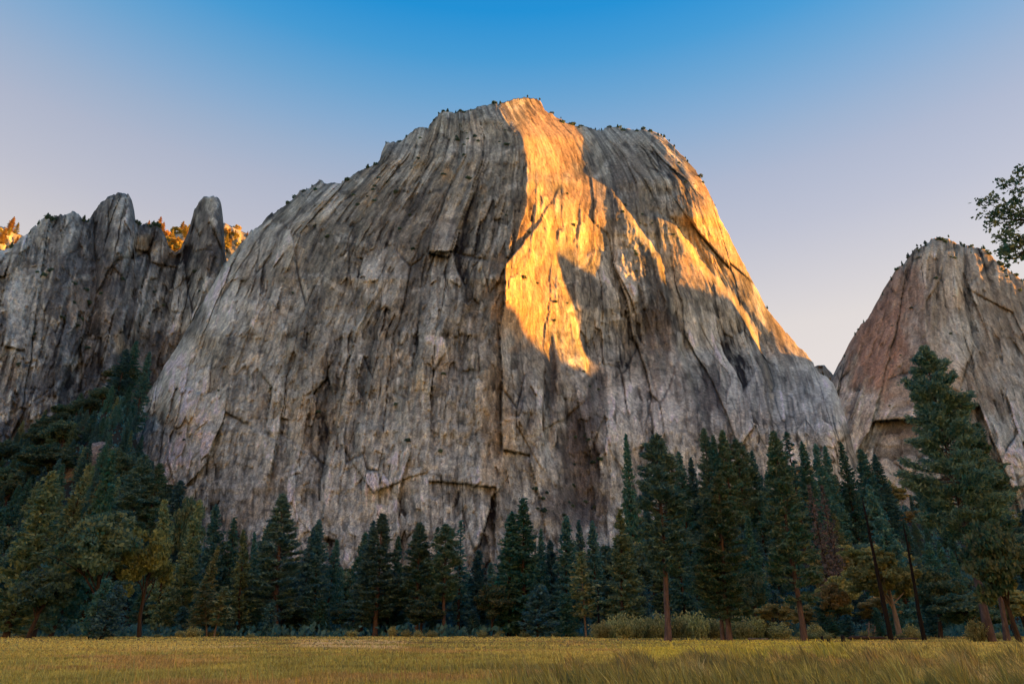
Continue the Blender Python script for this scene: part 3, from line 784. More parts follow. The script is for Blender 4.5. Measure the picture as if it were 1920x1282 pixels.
def plant(key, x, y, z, H, W, label, group=None, lean=(0, 0), name=None, cat=None, rz=None):
    tm, cm, h, rr = PROTO[key]
    kn = next(v for k, v in KIND.items() if key.startswith(k))
    root = bpy.data.objects.new(name or kn[0], None); COL.objects.link(root)
    root.empty_display_size = 1.0
    root.location = (x, y, z)
    sw = (W / 2) / rr
    root.scale = (sw, sw, H / h)
    root.rotation_euler = (lean[0], lean[1], rng.uniform(0, 6.28) if rz is None else rz)
    root.rotation_mode = 'ZYX' if False else 'XYZ'
    tag(root, label, cat or kn[1], group)
    a = ("stems", "leaves") if key.startswith("will") else ("trunk", "crown")
    add_obj(a[0], tm, None, root); add_obj(a[1], cm, None, root)
    return root

def plant_px(key, ub, Y, ut, vt, wpx, label, group=None, vb=None, extra=1.0):
    """tree whose foot stands at column ub at distance Y and whose tip shows at (ut, vt) in the photograph"""
    vb = vb or 1190
    dxb, _ = ray(ub, vb); xb = float(dxb) * Y
    zb = float(ground_z(xb, Y))
    dxt, dzt = ray(ut, vt); zt = float(dzt) * Y + CAM_Z; xt = float(dxt) * Y
    H = zt - zb
    # foot column was read at ground level: recompute with the true height
    W = wpx / 1280.0 * Y * 1.06
    lean = math.atan2(xt - xb, H)
    return plant(key, xb, Y, zb - 0.1, H * 1.0, W * extra, label, group, (0, lean))
# ------------------------------------------------------------------ named trees along the meadow edge (foot u, distance, tip u, tip v, width)
FRONT = "tall pines standing out on the meadow"
EDGE = "conifers along the meadow edge"
T = [
 ("pond0", 1252, 112, 1205, 812, 112, "tall ragged pine with bare reddish trunk in front of the willow thicket", FRONT),
 ("pond2", 1366, 114, 1345, 886, 100, "dark pine whose two trunks meet at the foot, right-hand stem", FRONT),
 ("pond4", 1355, 114.8, 1318, 930, 76, "dark pine whose two trunks meet at the foot, left-hand stem", FRONT),
 ("pond3", 1507, 112, 1449, 810, 104, "full ragged pine at the right end of the willow thicket", FRONT),
 ("giant0", 1856, 104, 1712, 655, 164, "giant leaning pine with thick red trunk, tallest in the right corner", FRONT),
 ("pond0", 1886, 112, 1826, 800, 96, "reddish-trunked pine just right of the giant leaning pine", FRONT),
 ("pond2", 515, 186, 529, 926, 112, "lone shaggy pine taller than its neighbours before the left cliff foot", EDGE),
 ("olive0", 12, 150, 40, 868, 105, "olive-tinged cedar at the left border of the picture", EDGE),
 ("olive1", 62, 162, 70, 846, 84, "olive cedar with a yellowish tip, second from the left border", EDGE),
 ("fir1", 96, 172, 104, 905, 66, "dark fir between the olive cedar and the big oak", EDGE),
 ("fir0", 150, 196, 162, 855, 74, "tall dark fir rising behind the big oak", EDGE),
 ("oak0", 172, 150, 180, 958, 178, "big dark round-headed oak with black limbs near the left border", "oaks along the meadow"),
 ("oak1", 262, 158, 258, 974, 92, "olive-gold oak on the right shoulder of the big dark oak", "oaks along the meadow"),
 ("oak3", 55, 142, 60, 1062, 118, "low dark oak filling the lower left corner of the wood", "oaks along the meadow"),
 ("young0", 166, 124, 172, 1084, 40, "left of two young firs in front of the big oak", EDGE),
 ("young1", 188, 122, 193, 1096, 52, "right and brighter of two young firs in front of the big oak", EDGE),
 ("olive2", 298, 186, 310, 934, 60, "pointed olive cedar just right of the gold oak", EDGE),
 ("olive0", 325, 192, 333, 928, 62, "broad olive cedar second right of the gold oak", EDGE),
 ("olive1", 362, 180, 369, 1020, 46, "short narrow cedar with a pale green spire tip", EDGE),
 ("fir2", 398, 190, 404, 944, 64, "tall green fir midway between gold oak and shaggy pine", EDGE),
 ("fir3", 422, 194, 428, 972, 54, "slim green fir left of a pair of close spires", EDGE),
 ("olive2", 446, 182, 451, 994, 46, "very narrow olive spire left of the shaggy pine", EDGE),
 ("fir4", 452, 205, 458, 977, 54, "blunt-topped dark fir behind the narrow olive spire", EDGE),
 ("fir1", 474, 200, 478, 997, 40, "small dark fir against the pale cliff foot", EDGE),
 ("slender0", 388, 172, 383, 1092, 46, "short pale-stemmed pine under the left firs", EDGE),
 ("slender0", 402, 170, 408, 1098, 42, "second short pale-stemmed pine, leaning right", EDGE),
 ("fir0", 556, 196, 561, 984, 58, "dark fir tucked behind the shaggy pine on its right", EDGE),
 ("fir2", 590, 194, 595, 972, 60, "flat-shouldered fir right of the shaggy pine", EDGE),
 ("fir3", 606, 200, 612, 1010, 48, "short fir leaning on the flat-shouldered fir", EDGE),
 ("fir4", 660, 192, 668, 997, 52, "left shoulder tree of the leftmost central pair", EDGE),
 ("fir1", 676, 184, 684, 976, 62, "dark-tipped fir, left of the leftmost central pair", EDGE),
 ("pond4", 703, 182, 712, 963, 84, "taller right-hand fir-like pine of the leftmost central pair", EDGE),
 ("fir3", 741, 198, 745, 1004, 44, "small dark fir alone between two central pines", EDGE),
 ("pond3", 780, 182, 788, 980, 82, "symmetrical pine with dense oval tip below the pale wall", EDGE),
 ("thin0", 811, 198, 815, 988, 36, "thin dark fir with open branches beside the oval-tipped pine", EDGE),
 ("pond0", 832, 180, 830, 983, 70, "pine with long flat lower boughs and pale stem", EDGE),
 ("thin0", 860, 190, 865, 976, 46, "open-branched slim fir in front of the fluted wall", EDGE),
 ("fir2", 893, 200, 897, 1030, 56, "low dark fir under the fluted wall", EDGE),
 ("oak3", 922, 178, 925, 1092, 84, "dark rounded oak left of the big central pair", "oaks along the meadow"),
 ("fir0", 955, 182, 962, 958, 88, "left and shorter of the big central fir pair", EDGE),
 ("fir3", 985, 180, 981, 934, 92, "right and taller of the big central fir pair", EDGE),
 ("fir1", 1012, 196, 1015, 992, 50, "narrow fir just right of the big central pair", EDGE),
 ("fir4", 1037, 200, 1037, 1012, 50, "short fir second right of the big central pair", EDGE),
 ("fir2", 1065, 190, 1066, 968, 62, "pointed fir against the dark cliff recess", EDGE),
 ("fir1", 1096, 204, 1094, 976, 52, "left of two blunt firs below the dark cliff recess", EDGE),
 ("fir0", 1118, 204, 1116, 978, 56, "right of two blunt firs below the dark cliff recess", EDGE),
 ("young0", 1008, 160, 1010, 1096, 60, "rounded young fir in front of the big central pair", EDGE),
 ("young1", 1062, 166, 1062, 1112, 46, "small young fir right of the rounded young fir", EDGE),
 ("slender0", 1099, 164, 1097, 1034, 54, "slender pale-stemmed pine left of the willow thicket", EDGE),
 ("olive1", 1166, 158, 1162, 954, 76, "olive fir above the left end of the willow thicket", EDGE),
 ("olive2", 1192, 172, 1188, 1002, 60, "greener fir crowding the trunk of the ragged pine", EDGE),
 ("fir3", 1290, 168, 1282, 950, 66, "green fir between the ragged pine and the twin-trunk pine", EDGE),
 ("fir1", 1418, 172, 1405, 965, 64, "green fir between the twin-trunk pine and the full pine", EDGE),
 ("oak3", 1425, 160, 1420, 1068, 74, "dark oak behind the right part of the willow thicket", "oaks along the meadow"),
 ("young1", 1556, 140, 1553, 1122, 48, "young fir right of the full ragged pine", EDGE),
 ("young0", 1592, 150, 1590, 1150, 34, "small bushy fir beside the pale dead stump", EDGE),
 ("oak2", 1687, 138, 1650, 1025, 128, "golden oak with a pale trunk behind the charred pole", "oaks along the meadow"),
 ("oak1", 1600, 165, 1598, 1065, 92, "green-gold oak left of the charred pole", "oaks along the meadow"),
 ("oak3", 1762, 150, 1756, 1058, 112, "shadowy oak right of the second charred pole", "oaks along the meadow"),
 ("fir2", 1718, 190, 1712, 908, 62, "dark narrow fir left of the giant leaning pine", EDGE),
 ("oak3", 1908, 96, 1898, 968, 128, "dark domed oak at the right border", "oaks along the meadow"),
 ("dead0", 1580, 250, 1573, 912, 44, "left of two dead pink-brown conifers in the wood", "dead conifers"),
 ("dead0", 1594, 256, 1588, 914, 38, "right of two dead pink-brown conifers in the wood", "dead conifers"),
 ("dead0", 1585, 232, 1578, 985, 34, "short dead brown conifer below the pink-brown pair", "dead conifers"),
]
for k, ub, Yd, ut, vt, w, lab, grp in T:
    plant_px(k, ub, Yd, ut, vt, w, lab, grp)

# ------------------------------------------------------------------ skyline trees of the wooded slopes (tip u, tip v, distance, width)
S = [(1174, 814, 330, 36, "fir1", "dark fir rising left of the tall ragged pine's tip"), (1246, 830, 350, 34, "fir0", "small pointed fir right of the ragged pine's tip"),
 (1272, 846, 360, 34, "fir2", "low fir on the skyline against the pale rock, left of another"), (1294, 857, 360, 32, "fir3", "lowest pointed fir on the right slope's skyline"),
 (1318, 802, 350, 38, "pond4", "spindly pine left of the ragged skyline pair"), (1336, 816, 345, 34, "fir4", "dark fir leaning on the spindly skyline pine"),
 (1353, 806, 345, 46, "pond3", "left of the ragged skyline pair with bare stems"), (1378, 824, 348, 44, "pond0", "right of the ragged skyline pair with bare stems"),
 (1408, 846, 350, 40, "fir1", "fir on the skyline left of the full pine's tip"), (1474, 811, 340, 34, "thin0", "slim dark fir just right of the full pine's tip"),
 (1503, 828, 345, 38, "fir0", "fir second right of the full pine's tip"), (1529, 832, 360, 36, "fir2", "left of two merged dark firs below the notch"), (1544, 836, 365, 34, "fir3", "right of two merged dark firs below the notch"),
 (1575, 830, 370, 42, "fir1", "tall dark fir directly below the notch"), (1612, 842, 400, 40, "fir4", "blue-dark fir right of the notch gully"), (1640, 852, 410, 40, "fir0", "blue-dark fir at the foot of the right dome"),
 (275, 852, 330, 56, "pond1", "open-branched pine on the ledge left of the main wall"), (300, 868, 335, 46, "pond4", "second open-branched pine on the ledge, further right"), (340, 900, 300, 56, "fir2", "dark bushy fir on the foot of the main wall"), (364, 925, 290, 46, "oak3", "dark rounded tree at the foot of the main wall"),
 (255, 640, 640, 34, "fir1", "highest dark fir in the gully under the spires"), (240, 655, 630, 34, "fir0", "dark fir just left of the highest gully fir"), (283, 660, 630, 30, "fir3", "fir right of the highest gully fir, beside the main wall")]
for ut, vt, Yd, w, k, lab in S:
    dxt, dzt = ray(ut, vt); x = float(dxt) * Yd; zt = float(dzt) * Yd + CAM_Z
    zb = float(ground_z(x, Yd))
    H = max(zt - zb, 14.0)
    plant(k, x, Yd, zt - H - 0.2, H, w / 1280.0 * Yd * 1.5, lab, "skyline trees of the wooded slopes")

# ------------------------------------------------------------------ the wood behind: every tree its own object
SKYCAP = poly([(-60, 760), (0, 745), (60, 735), (120, 712), (180, 685), (235, 668), (262, 672), (300, 800), (330, 925), (400, 985), (460, 1010), (520, 1035), (640, 1058), (900, 1055), (1000, 1040), (1090, 1015), (1150, 985), (1175, 880), (1300, 880), (1400, 872), (1500, 868),
    (1600, 858), (1660, 872), (1720, 905), (1800, 930), (1960, 960)])
def wood(n, urange, yrange, labels, group, kinds, hrange, seed, mind):
    r = np.random.default_rng(seed); pts = []; tries = 0
    while len(pts) < n and tries < 12000:
        tries += 1
        u = r.uniform(*urange); Yd = yrange[0] + (yrange[1] - yrange[0]) * r.uniform() ** 0.85
        dx, _ = ray(u, 1000); x = float(dx) * Yd; z = float(ground_z(x, Yd))
        H = r.uniform(*hrange)
        # tip seen from the meadow must stay under the skyline read from the photograph
        dzt = (z + H - CAM_Z) / Yd
        vt = 641 - 1280 * (dzt * CT - ST) / (CT + dzt * ST)
        bb = (641 - vt) / 1280; ut = 960 + 1280 * (x / Yd) * (CT - bb * ST)
        cap = float(SKYCAP(ut))
        if vt < cap:
            H2 = H - (cap - vt) * Yd / 1280 - 0.5
            if H2 < hrange[0] * 0.62: continue
            H = H2
        if any(abs(x - a) ** 2 + abs(Yd - b) ** 2 < (mind * (0.6 + Yd / 400)) ** 2 for a, b in pts): continue
        pts.append((x, Yd))
        i = r.integers(len(kinds)); k = kinds[i]
        W = 2 * PROTO[k][3] * H / PROTO[k][2] * r.uniform(1.05, 1.65)
        zn = (ut - urange[0]) / (urange[1] - urange[0]); dn = (Yd - yrange[0]) / (yrange[1] - yrange[0])
        sp = {"fir": "dark fir", "pon": "shaggy pine", "oli": "olive-green cedar", "oak": "rounded broadleaf", "you": "young fir"}[k[:3]]
        lab = "%s in the %s %s part of %s" % (sp, "front" if dn < .33 else "middle" if dn < .66 else "rear", "left" if zn < .33 else "central" if zn < .66 else "right", labels)
        plant(k, x, Yd, z - 0.2, H, W, lab, group)
CON = ["fir0", "fir1", "fir2", "fir3", "fir4", "fir1", "pond3", "olive0", "olive2"]
wood(170, (-50, 330), (225, 650), "the wood climbing the left slope", "trees of the left slope", CON + ["oak3"], (17, 27), 1, 6.0)
wood(80, (260, 1170), (196, 310), "the dark wood behind the meadow edge", "trees behind the meadow edge", ["fir0", "fir2", "fir3", "fir4", "oak3"], (13, 24), 2, 6.0)
wood(165, (1150, 1960), (190, 560), "the wood climbing to the notch", "trees of the right slope", CON + ["oak1", "oak3"], (16, 26), 3, 6.0)
wood(26, (-60, 1100), (176, 200), "the low growth along the shadowy meadow edge", "undergrowth trees of the meadow edge", ["young0", "young1", "young0", "oak3"], (5, 9), 4, 6.0)
wood(24, (1400, 1960), (140, 190), "the low growth under the right-hand wood", "undergrowth trees of the right wood", ["young0", "young1", "oak1", "oak3"], (6, 11), 5, 5.0)

# ------------------------------------------------------------------ willow thicket and low bushes at the meadow edge
W_SP = [(1128, 3.4), (1148, 3.9), (1170, 4.3), (1192, 4.4), (1214, 4.2), (1238, 4.5), (1268, 4.7), (1290, 4.9), (1312, 4.6), (1338, 4.2), (1366, 3.9), (1392, 4.0), (1416, 4.3), (1440, 3.4), (1462, 2.9)]
for i, (u, h) in enumerate(W_SP):
    Yd = 140 + 4 * math.sin(i * 2.1)
    x = float(ray(u, 1188)[0]) * Yd
    ordw = ["leftmost", "second", "third", "fourth", "fifth", "sixth", "seventh", "eighth", "ninth", "tenth", "eleventh", "twelfth", "thirteenth", "fourteenth", "rightmost"][i]
    lab = "%s pale green willow %s behind the tall pines" % (ordw, "of the thicket" if i in (0, 14) else "from the left in the thicket")
    plant("willow%d" % (i % 3), x, Yd, float(ground_z(x, Yd)) - .1, h, 4.6, lab, "willow thicket")
for u, h, w, Yd, lab in [(1709, 2.6, 3.4, 128, "round bush between the two charred poles"), (1833, 3.2, 3.0, 104, "bush pressed against the giant pine's foot"), (362, 2.2, 4.2, 158, "low bush under the pale-stemmed pines"),
        (735, 2.4, 2.8, 172, "small bush at the foot of the leftmost central pair"), (762, 1.7, 3.0, 170, "low reddish-green bush right of the central pair's foot"), (660, 1.5, 3.4, 172, "low bush in the shade left of the central pair"), (1530, 2.8, 3.2, 135, "bush behind the full pine's trunk")]:
    x = float(ray(u, 1190)[0]) * Yd
    plant("willow1", x, Yd, float(ground_z(x, Yd)) - .1, h, w, lab, None, name="bush", cat="bush")
_r = np.random.default_rng(77)
for i in range(34):                                   # ragged hem of low bushes where the meadow meets the wood
    u = _r.uniform(-30, 1120) if i % 3 else _r.uniform(1480, 1940); Yd = _r.uniform(150, 178) if u < 1120 else _r.uniform(122, 150)
    x = float(ray(u, 1190)[0]) * Yd; h = _r.uniform(.6, 1.7)
    plant("willow%d" % (i % 3), x, Yd, float(ground_z(x, Yd)) - .1, h, h * _r.uniform(1.4, 2.6), "knee-high bush in the hem of the meadow, %s" % ("below the big dark oak" if u < 290 else "below the left firs" if u < 560 else "below the central firs" if u < 900 else "below the big central fir pair" if u < 1120 else "below the charred poles" if u < 1750 else "below the giant pine"), "low bushes hemming the meadow", name="bush", cat="bush")

# ------------------------------------------------------------------ brush and young growth on the wooded slopes, too dense to count
def undergrowth():
    r = np.random.default_rng(55); n = 9000
    u = r.uniform(-80, 1990, n); Yd = 172 + 480 * r.uniform(0, 1, n) ** 1.1
    dx, _ = ray(u, np.full(n, 1000.0)); x = dx * Yd; z = ground_z(x, Yd)
    hh = r.uniform(0.8, 3.2, n) * (0.6 + Yd / 500)
    k = 9
    c = np.repeat(np.stack([x, Yd, z], 1), k, 0); h = np.repeat(hh, k)
    c = c + r.normal(0, 0.5, c.shape) * h[:, None] * np.array([1, 1, 0]); c[:, 2] += r.uniform(0, 1, n * k) * h
    bag = Bag(); v, f, t = sprays(r, c, np.array([0, 0, 1.0]), 0.85 * (0.55 + Yd.repeat(k) / 420), .3, 1.5); bag.add(v, f, t)
    o = add_obj("undergrowth", bag.mesh("undergrowth"), M_FIR)
    tag(o, "dark brush and ferns covering the floor of the wood", None, None, "stuff")
undergrowth()
# ------------------------------------------------------------------ meadow grass
def grass_material():
    m, nt, b = new_mat("grass_blades")
    at = node(nt, "ShaderNodeAttribute", attribute_name="blade")
    nt.links.new(at.outputs["Color"], b.inputs["Base Color"])
    b.inputs["Roughness"].default_value = 0.75
    return m
M_GRASS = grass_material()
GP = {"green": (0.42, 0.45, 0.14), "gold": (0.76, 0.70, 0.20), "tan": (0.86, 0.76, 0.44), "rust": (0.54, 0.37, 0.18), "dark": (0.13, 0.16, 0.09), "lime": (0.70, 0.70, 0.13)}
def meadow_colour(u, v, x, y, r):
    """grass kinds in drifts across the meadow; u, v only say where each drift grows"""
    n = len(u); c = np.tile(np.array(GP["green"]), (n, 1))
    def mx(c, name, f): return c + (np.array(GP[name]) - c) * np.clip(f, 0, 1)[:, None]
    f1 = fbm(x * 0.040, y * 0.06, 4, 901) * 1.5; f2 = fbm(x * 0.07, y * 0.09, 4, 902) * 1.4; f3 = fbm(x * 0.03 + 9, y * 0.07, 3, 903); f4 = fbm(x * 0.3, y * 0.4, 3, 904)
    c = mx(c, "gold", 0.75 * sstep(-0.25, 0.35, f1) * (0.55 + 0.45 * sstep(1260, 1200, v)))
    c = mx(c, "rust", 0.6 * sstep(0.1, 0.45, f2))
    c = mx(c, "dark", 0.85 * sstep(0.12, 0.5, f3))
    band = lambda u0, u1, v0, v1, s=30, t=3: sstep(u0 - s, u0 + s, u) * sstep(u1 + s, u1 - s, u) * sstep(v0 - t, v0 + t, v) * sstep(v1 + t, v1 - t, v)
    c = mx(c, "tan", 0.9 * band(560, 760, 1199, 1216) * sstep(-.35, .1, f2)); c = mx(c, "tan", 0.8 * band(250, 480, 1206, 1220) * sstep(-.2, .2, f2))
    c = mx(c, "gold", 0.9 * band(690, 1180, 1190, 1200, 40, 2)); c = mx(c, "gold", 0.7 * band(-50, 420, 1196, 1222, 60, 6))
    c = mx(c, "lime", 0.95 * band(1190, 1620, 1199, 1236, 60, 6) * sstep(-.5, .2, f1 + f4 * .5)); c = mx(c, "gold", 0.8 * band(1600, 1960, 1204, 1236, 50, 6))
    c = mx(c, "tan", 0.75 * band(1250, 1960, 1262, 1300, 90, 8) * sstep(-.3, .3, f2))
    return c

def tall_mask(u, v):
    """where the rank, knee- to waist-high grass stands: the right foreground"""
    edge = poly([(900, 1290), (1000, 1268), (1100, 1244), (1250, 1236), (1400, 1224), (1600, 1214), (1750, 1216), (1960, 1212)])(u)
    return sstep(-4, 10, v - edge) * sstep(880, 1080, u) * (0.25 + 0.75 * sstep(-.2, .12, fbm(u * .018, v * .05, 3, 71)))

def blades(name, n, vr, seed, hfun, wpx, label, lean, mask=None, bend=0.25, mixc=None):
    r = np.random.default_rng(seed)
    v = r.uniform(vr[0], vr[1], n); u = r.uniform(-60, 1980, n)
    if mask is not None:
        k = mask(u, v) > r.uniform(0, 1, n); u, v = u[k], v[k]; n = len(u)
    dx, dz = ray(u, v); y = CAM_Z / -dz; y = y * (1 + r.normal(0, 0.012, n)); x = dx * y
    z = ground_z(x, y)
    clump = fbm(x * 0.35, y * 0.35, 3, seed + 3)
    h = hfun(u, v, x, y, r) * (1 + 0.8 * clump) * r.uniform(0.6, 1.25, n)
    w = wpx * y / 683.0 * r.uniform(0.6, 1.3, n)
    az = r.uniform(0, 6.28, n)
    lx = h * (lean + r.normal(0, bend, n)); ly = h * r.normal(0, bend, n)
    wx = np.cos(az * 0.5 - 0.78) * w * 0.5; wy = np.sin(az * 0.5 - 0.78) * w * 0.5
    p0 = np.stack([x - wx, y - wy, z - 0.02], 1); p1 = np.stack([x + wx, y + wy, z - 0.02], 1)
    m0 = np.stack([x - wx * .8 + lx * .38, y - wy * .8 + ly * .38, z + h * .6], 1); m1 = np.stack([x + wx * .8 + lx * .38, y + wy * .8 + ly * .38, z + h * .6], 1)
    p2 = np.stack([x + lx, y + ly, z + h], 1)
    V = np.stack([p0, p1, m1, m0, p2], 1).reshape(-1, 3)
    i = np.arange(n)[:, None] * 5
    F = np.concatenate([i + np.array([[0, 1, 2]]), i + np.array([[0, 2, 3]]), i + np.array([[3, 2, 4]])], 0)
    c = meadow_colour(u, v, x, y, r) * (r.uniform(0.6, 1.3, n) * (1 + 0.45 * fbm(x * .5, y * .35, 3, 911)))[:, None] + r.normal(0, 0.012, (n, 3))
    if mixc: c = c + (np.array(GP[mixc[0]]) - c) * (mixc[1] * r.uniform(0, 1, (n, 1)))
    c = np.clip(c, 0.01, 0.8)
    me = np_mesh(name, V, F, cols={"blade": np.repeat(c, 5, 0)})
    tag(add_obj(name, me, M_GRASS), label, None, None, "stuff")
blades("meadow_grass", 210000, (1181.5, 1305), 21, lambda u, v, x, y, r: 0.13 + 0.05 * sstep(1190, 1260, v), 1.2, "short golden and olive grass covering the meadow", -0.05)
blades("tall_grass", 95000, (1206, 1330), 22, lambda u, v, x, y, r: 0.22 + 0.58 * sstep(-.15, .4, fbm(u * .018, v * .05, 3, 71)), 1.2, "rank knee-high grass leaning in the right foreground", -0.28, tall_mask, 0.2, ("dark", 0.75))
blades("dry_seed_stalks", 3500, (1188, 1320), 23, lambda u, v, x, y, r: 0.40 + 0.2 * r.uniform(0, 1, len(u)), 0.8, "thin dry seed stalks standing above the grass", -0.12, None, 0.15)
# ------------------------------------------------------------------ snags, stumps, logs, boulder
def ground_at(u, Yd, v=1190):
    x = float(ray(u, v)[0]) * Yd
    return x, Yd, float(ground_z(x, Yd))

def snag(ub, Yd, ut, vt, r0, mat, label, name="dead_snag", stubs=10, seed=0):
    x, y, z = ground_at(ub, Yd)
    dxt, dzt = ray(ut, vt); H = float(dzt) * Yd + CAM_Z - z; lx = float(dxt) * Yd - x
    r = np.random.default_rng(seed)
    t = np.linspace(0, 1, 14)
    path = np.stack([lx * t + np.cumsum(r.normal(0, .03, 14)), np.cumsum(r.normal(0, .03, 14)), H * t - .3 * (t == 0)], 1)
    bag = Bag(); v, f = tube(path, r0 * (1 - 0.72 * t) * np.where(t > .97, .35, 1), 8, .08, seed); bag.add(v, f)
    root = bpy.data.objects.new(name, None); COL.objects.link(root); root.location = (x, y, z)
    add_obj("trunk", bag.mesh("trunk", True), mat, root)
    for k in range(stubs):
        s = r.uniform(.3, .95); b = np.array([np.interp(s, t, path[:, i]) for i in range(3)])
        az = r.uniform(0, 6.28); L = r.uniform(.3, 1.1)
        e = b + np.array([math.cos(az) * L, math.sin(az) * L, L * r.uniform(-.1, .5)])
        bb = Bag(); v, f = tube([b, (b + e) / 2, e], [.06, .045, .015], 4); bb.add(v, f)
        add_obj("branch_stub", bb.mesh("branch_stub", True), mat, root)
    tag(root, label, "dead tree", "charred poles" if mat is M_CHAR else None)
snag(1669, 118, 1615, 932, .42, M_CHAR, "taller black charred pole leaning left before the golden oak", seed=1)
snag(1731, 116, 1694, 980, .36, M_CHAR, "shorter black charred pole, left of the giant leaning pine", seed=2)
snag(1123, 172, 1121, 1088, .34, M_CHAR, "thin dark bare trunk left of the willow thicket", seed=3, stubs=5)
snag(895, 230, 897, 1015, .32, M_DARKBARK, "broken dead top standing above the wood under the fluted wall", seed=4, stubs=7)
snag(1626, 124, 1629, 1164, .20, M_PALEBARK, "pale splintered dead stem beside the fallen log", seed=5, stubs=7)
snag(1636, 124.5, 1640, 1172, .14, M_PALEBARK, "thin pale dead stem right of the splintered one", seed=6, stubs=5)

def stump(u, Yd, h, rr, label, seed):
    x, y, z = ground_at(u, Yd); r = np.random.default_rng(seed)
    bag = Bag()
    path = [[0, 0, -.1], [0, 0, h * .25], [0.02, 0, h * .7], [0.05, 0, h], [0.05, 0, h - .02]]
    v, f = tube(path, [rr * 1.5, rr * 1.1, rr, rr * .9, 0.02], 10, .14, seed)
    v[30:40, 2] += r.uniform(0, .25, 10) * h
    bag.add(v, f)
    o = add_obj("tree_stump", bag.mesh("tree_stump", False), M_CHAR, None, (x, y, z)); tag(o, label, "stump", "stumps on the meadow")
stump(1540, 98, .75, .17, "thin dark stump in the meadow left of the blocky one", 11)
stump(1579, 101, .80, .24, "blocky black stump in the meadow below the dead conifers", 12)
stump(1552, 96, .40, .20, "low dark stump between the two taller ones", 13)

def log(u0, u1, Yd, rr, mat, label, seed):
    x0, y0, z0 = ground_at(u0, Yd); x1, y1, z1 = ground_at(u1, Yd + 2)
    L = x1 - x0
    t = np.linspace(0, 1, 12); r = np.random.default_rng(seed)
    path = np.stack([L * t, 2 * t, rr * .8 + np.cumsum(r.normal(0, .02, 12))], 1)
    bag = Bag(); rad = rr * (1 - .35 * t); rad[0] *= .2; rad[-1] *= .2
    v, f = tube(path, rad, 8, .08, seed); bag.add(v, f)
    o = add_obj("fallen_log", bag.mesh("fallen_log", True), mat, None, (x0, y0, z0)); tag(o, label, "log", "fallen logs")
log(1588, 1662, 121, .36, M_DARKBARK, "long dark fallen log left of the taller charred pole", 21)
log(1676, 1722, 122, .26, M_DARKBARK, "shorter fallen log between the two charred poles", 22)
log(1400, 1442, 126, .16, M_PALEBARK, "pale fallen log lying below the willow thicket", 23)

def boulder(u, v, Yd, rx, rz, label, seed):
    dx, dz = ray(u, v); x = float(dx) * Yd; zt = float(dz) * Yd + CAM_Z
    th = np.linspace(0, np.pi, 40); ph = np.linspace(0, 2 * np.pi, 64)
    T, P = np.meshgrid(th, ph, indexing='ij')
    sx, sy, sz = np.sin(T) * np.cos(P), np.sin(T) * np.sin(P), np.cos(T)
    rr = 1 + .16 * fbm(sx * 1.6 + sz, sy * 1.6 + sz * .7, 4, seed) + .05 * terrace(fbm(sx * 3, sz * 3 + sy, 3, seed + 1), 4)
    k = np.stack([rx * rr * sx + rz * .35 * sz, rx * rr * sy, rz * rr * sz], -1)
    tone = np.tile(np.array([[.22, .215, .20]]), (T.size, 1)) * (1 + .4 * fbm(sx * 5, sz * 5 + sy * 3, 3, seed + 2)).reshape(-1, 1)
    me = np_mesh("boulder", k.reshape(-1, 3), grid_faces(40, 64)[:, ::-1], True, cols={"tone": tone})
    tag(add_obj("boulder", me, M_ROCK, None, (x, Yd, zt - rz)), label, "boulder")
boulder(172, 830, 430, 13, 24, "huge rounded grey boulder among the trees of the left slope", 5)

# ------------------------------------------------------------------ trees and scrub that grow on the rock
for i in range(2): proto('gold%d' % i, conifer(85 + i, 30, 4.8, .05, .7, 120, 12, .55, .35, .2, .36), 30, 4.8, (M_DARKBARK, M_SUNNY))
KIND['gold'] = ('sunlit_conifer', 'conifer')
SHRUBS = [shrub(200 + i) for i in range(4)]
for m_ in SHRUBS: m_.materials.append(M_OAK)
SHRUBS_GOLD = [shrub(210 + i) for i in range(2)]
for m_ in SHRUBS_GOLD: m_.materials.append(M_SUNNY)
def rim(P, us, spots, label, group, seed, hr, keys, deep=3, sh=SHRUBS):
    r = np.random.default_rng(seed)
    for u, n in spots:
        for k in range(max(1, int(n * .7))):
            j = int(np.clip(np.argmin(np.abs(us - (u + r.normal(0, 9)))), 2, P.shape[1] - 3))
            i = int(r.integers(0, deep)); p = P[i, j]
            h = r.uniform(*hr)
            if r.uniform() < .6:
                key = keys[r.integers(len(keys))]
                plant(key, p[0], p[1] + .5, p[2] - .8, h, h * r.uniform(.35, .6), label[0], group)
            else:
                o = add_obj("rock_shrub", sh[r.integers(len(sh))], None, None, (p[0], p[1], p[2] - .6)); s = h * r.uniform(.28, .5)
                o.scale = (s * 1.3, s * 1.3, s); o.rotation_euler = (0, 0, r.uniform(0, 6)); tag(o, label[1], "shrub", group + ", low scrub")
uM = U_MAIN[0]; uR = U_RIGHT[0]; uL = U_LEFT[0]; uB = U_BACK[0]
PK = ["pond1", "pond3", "fir2", "oak3", "pond4"]
rim(P_MAIN, uM, [(545, 3), (575, 4), (598, 3), (650, 3), (680, 4), (705, 3), (752, 4), (803, 3), (830, 5), (855, 3), (880, 3), (925, 6), (945, 4), (965, 4), (990, 3)], ("small pine on the skyline left of the granite summit", "dark scrub on the skyline left of the granite summit"), "skyline growth left of the summit", 61, (4, 11), PK)
rim(P_MAIN, uM, [(1022, 2), (1038, 2), (1054, 4), (1066, 4), (1080, 4), (1094, 4), (1108, 3), (1132, 5), (1150, 5), (1170, 4), (1190, 5), (1215, 5), (1232, 4), (1250, 4), (1262, 3), (1290, 4), (1310, 3), (1340, 2), (1450, 2)], ("small pine on the skyline right of the granite summit", "scrub on the skyline right of the granite summit"), "skyline growth right of the summit", 62, (4, 12), PK)
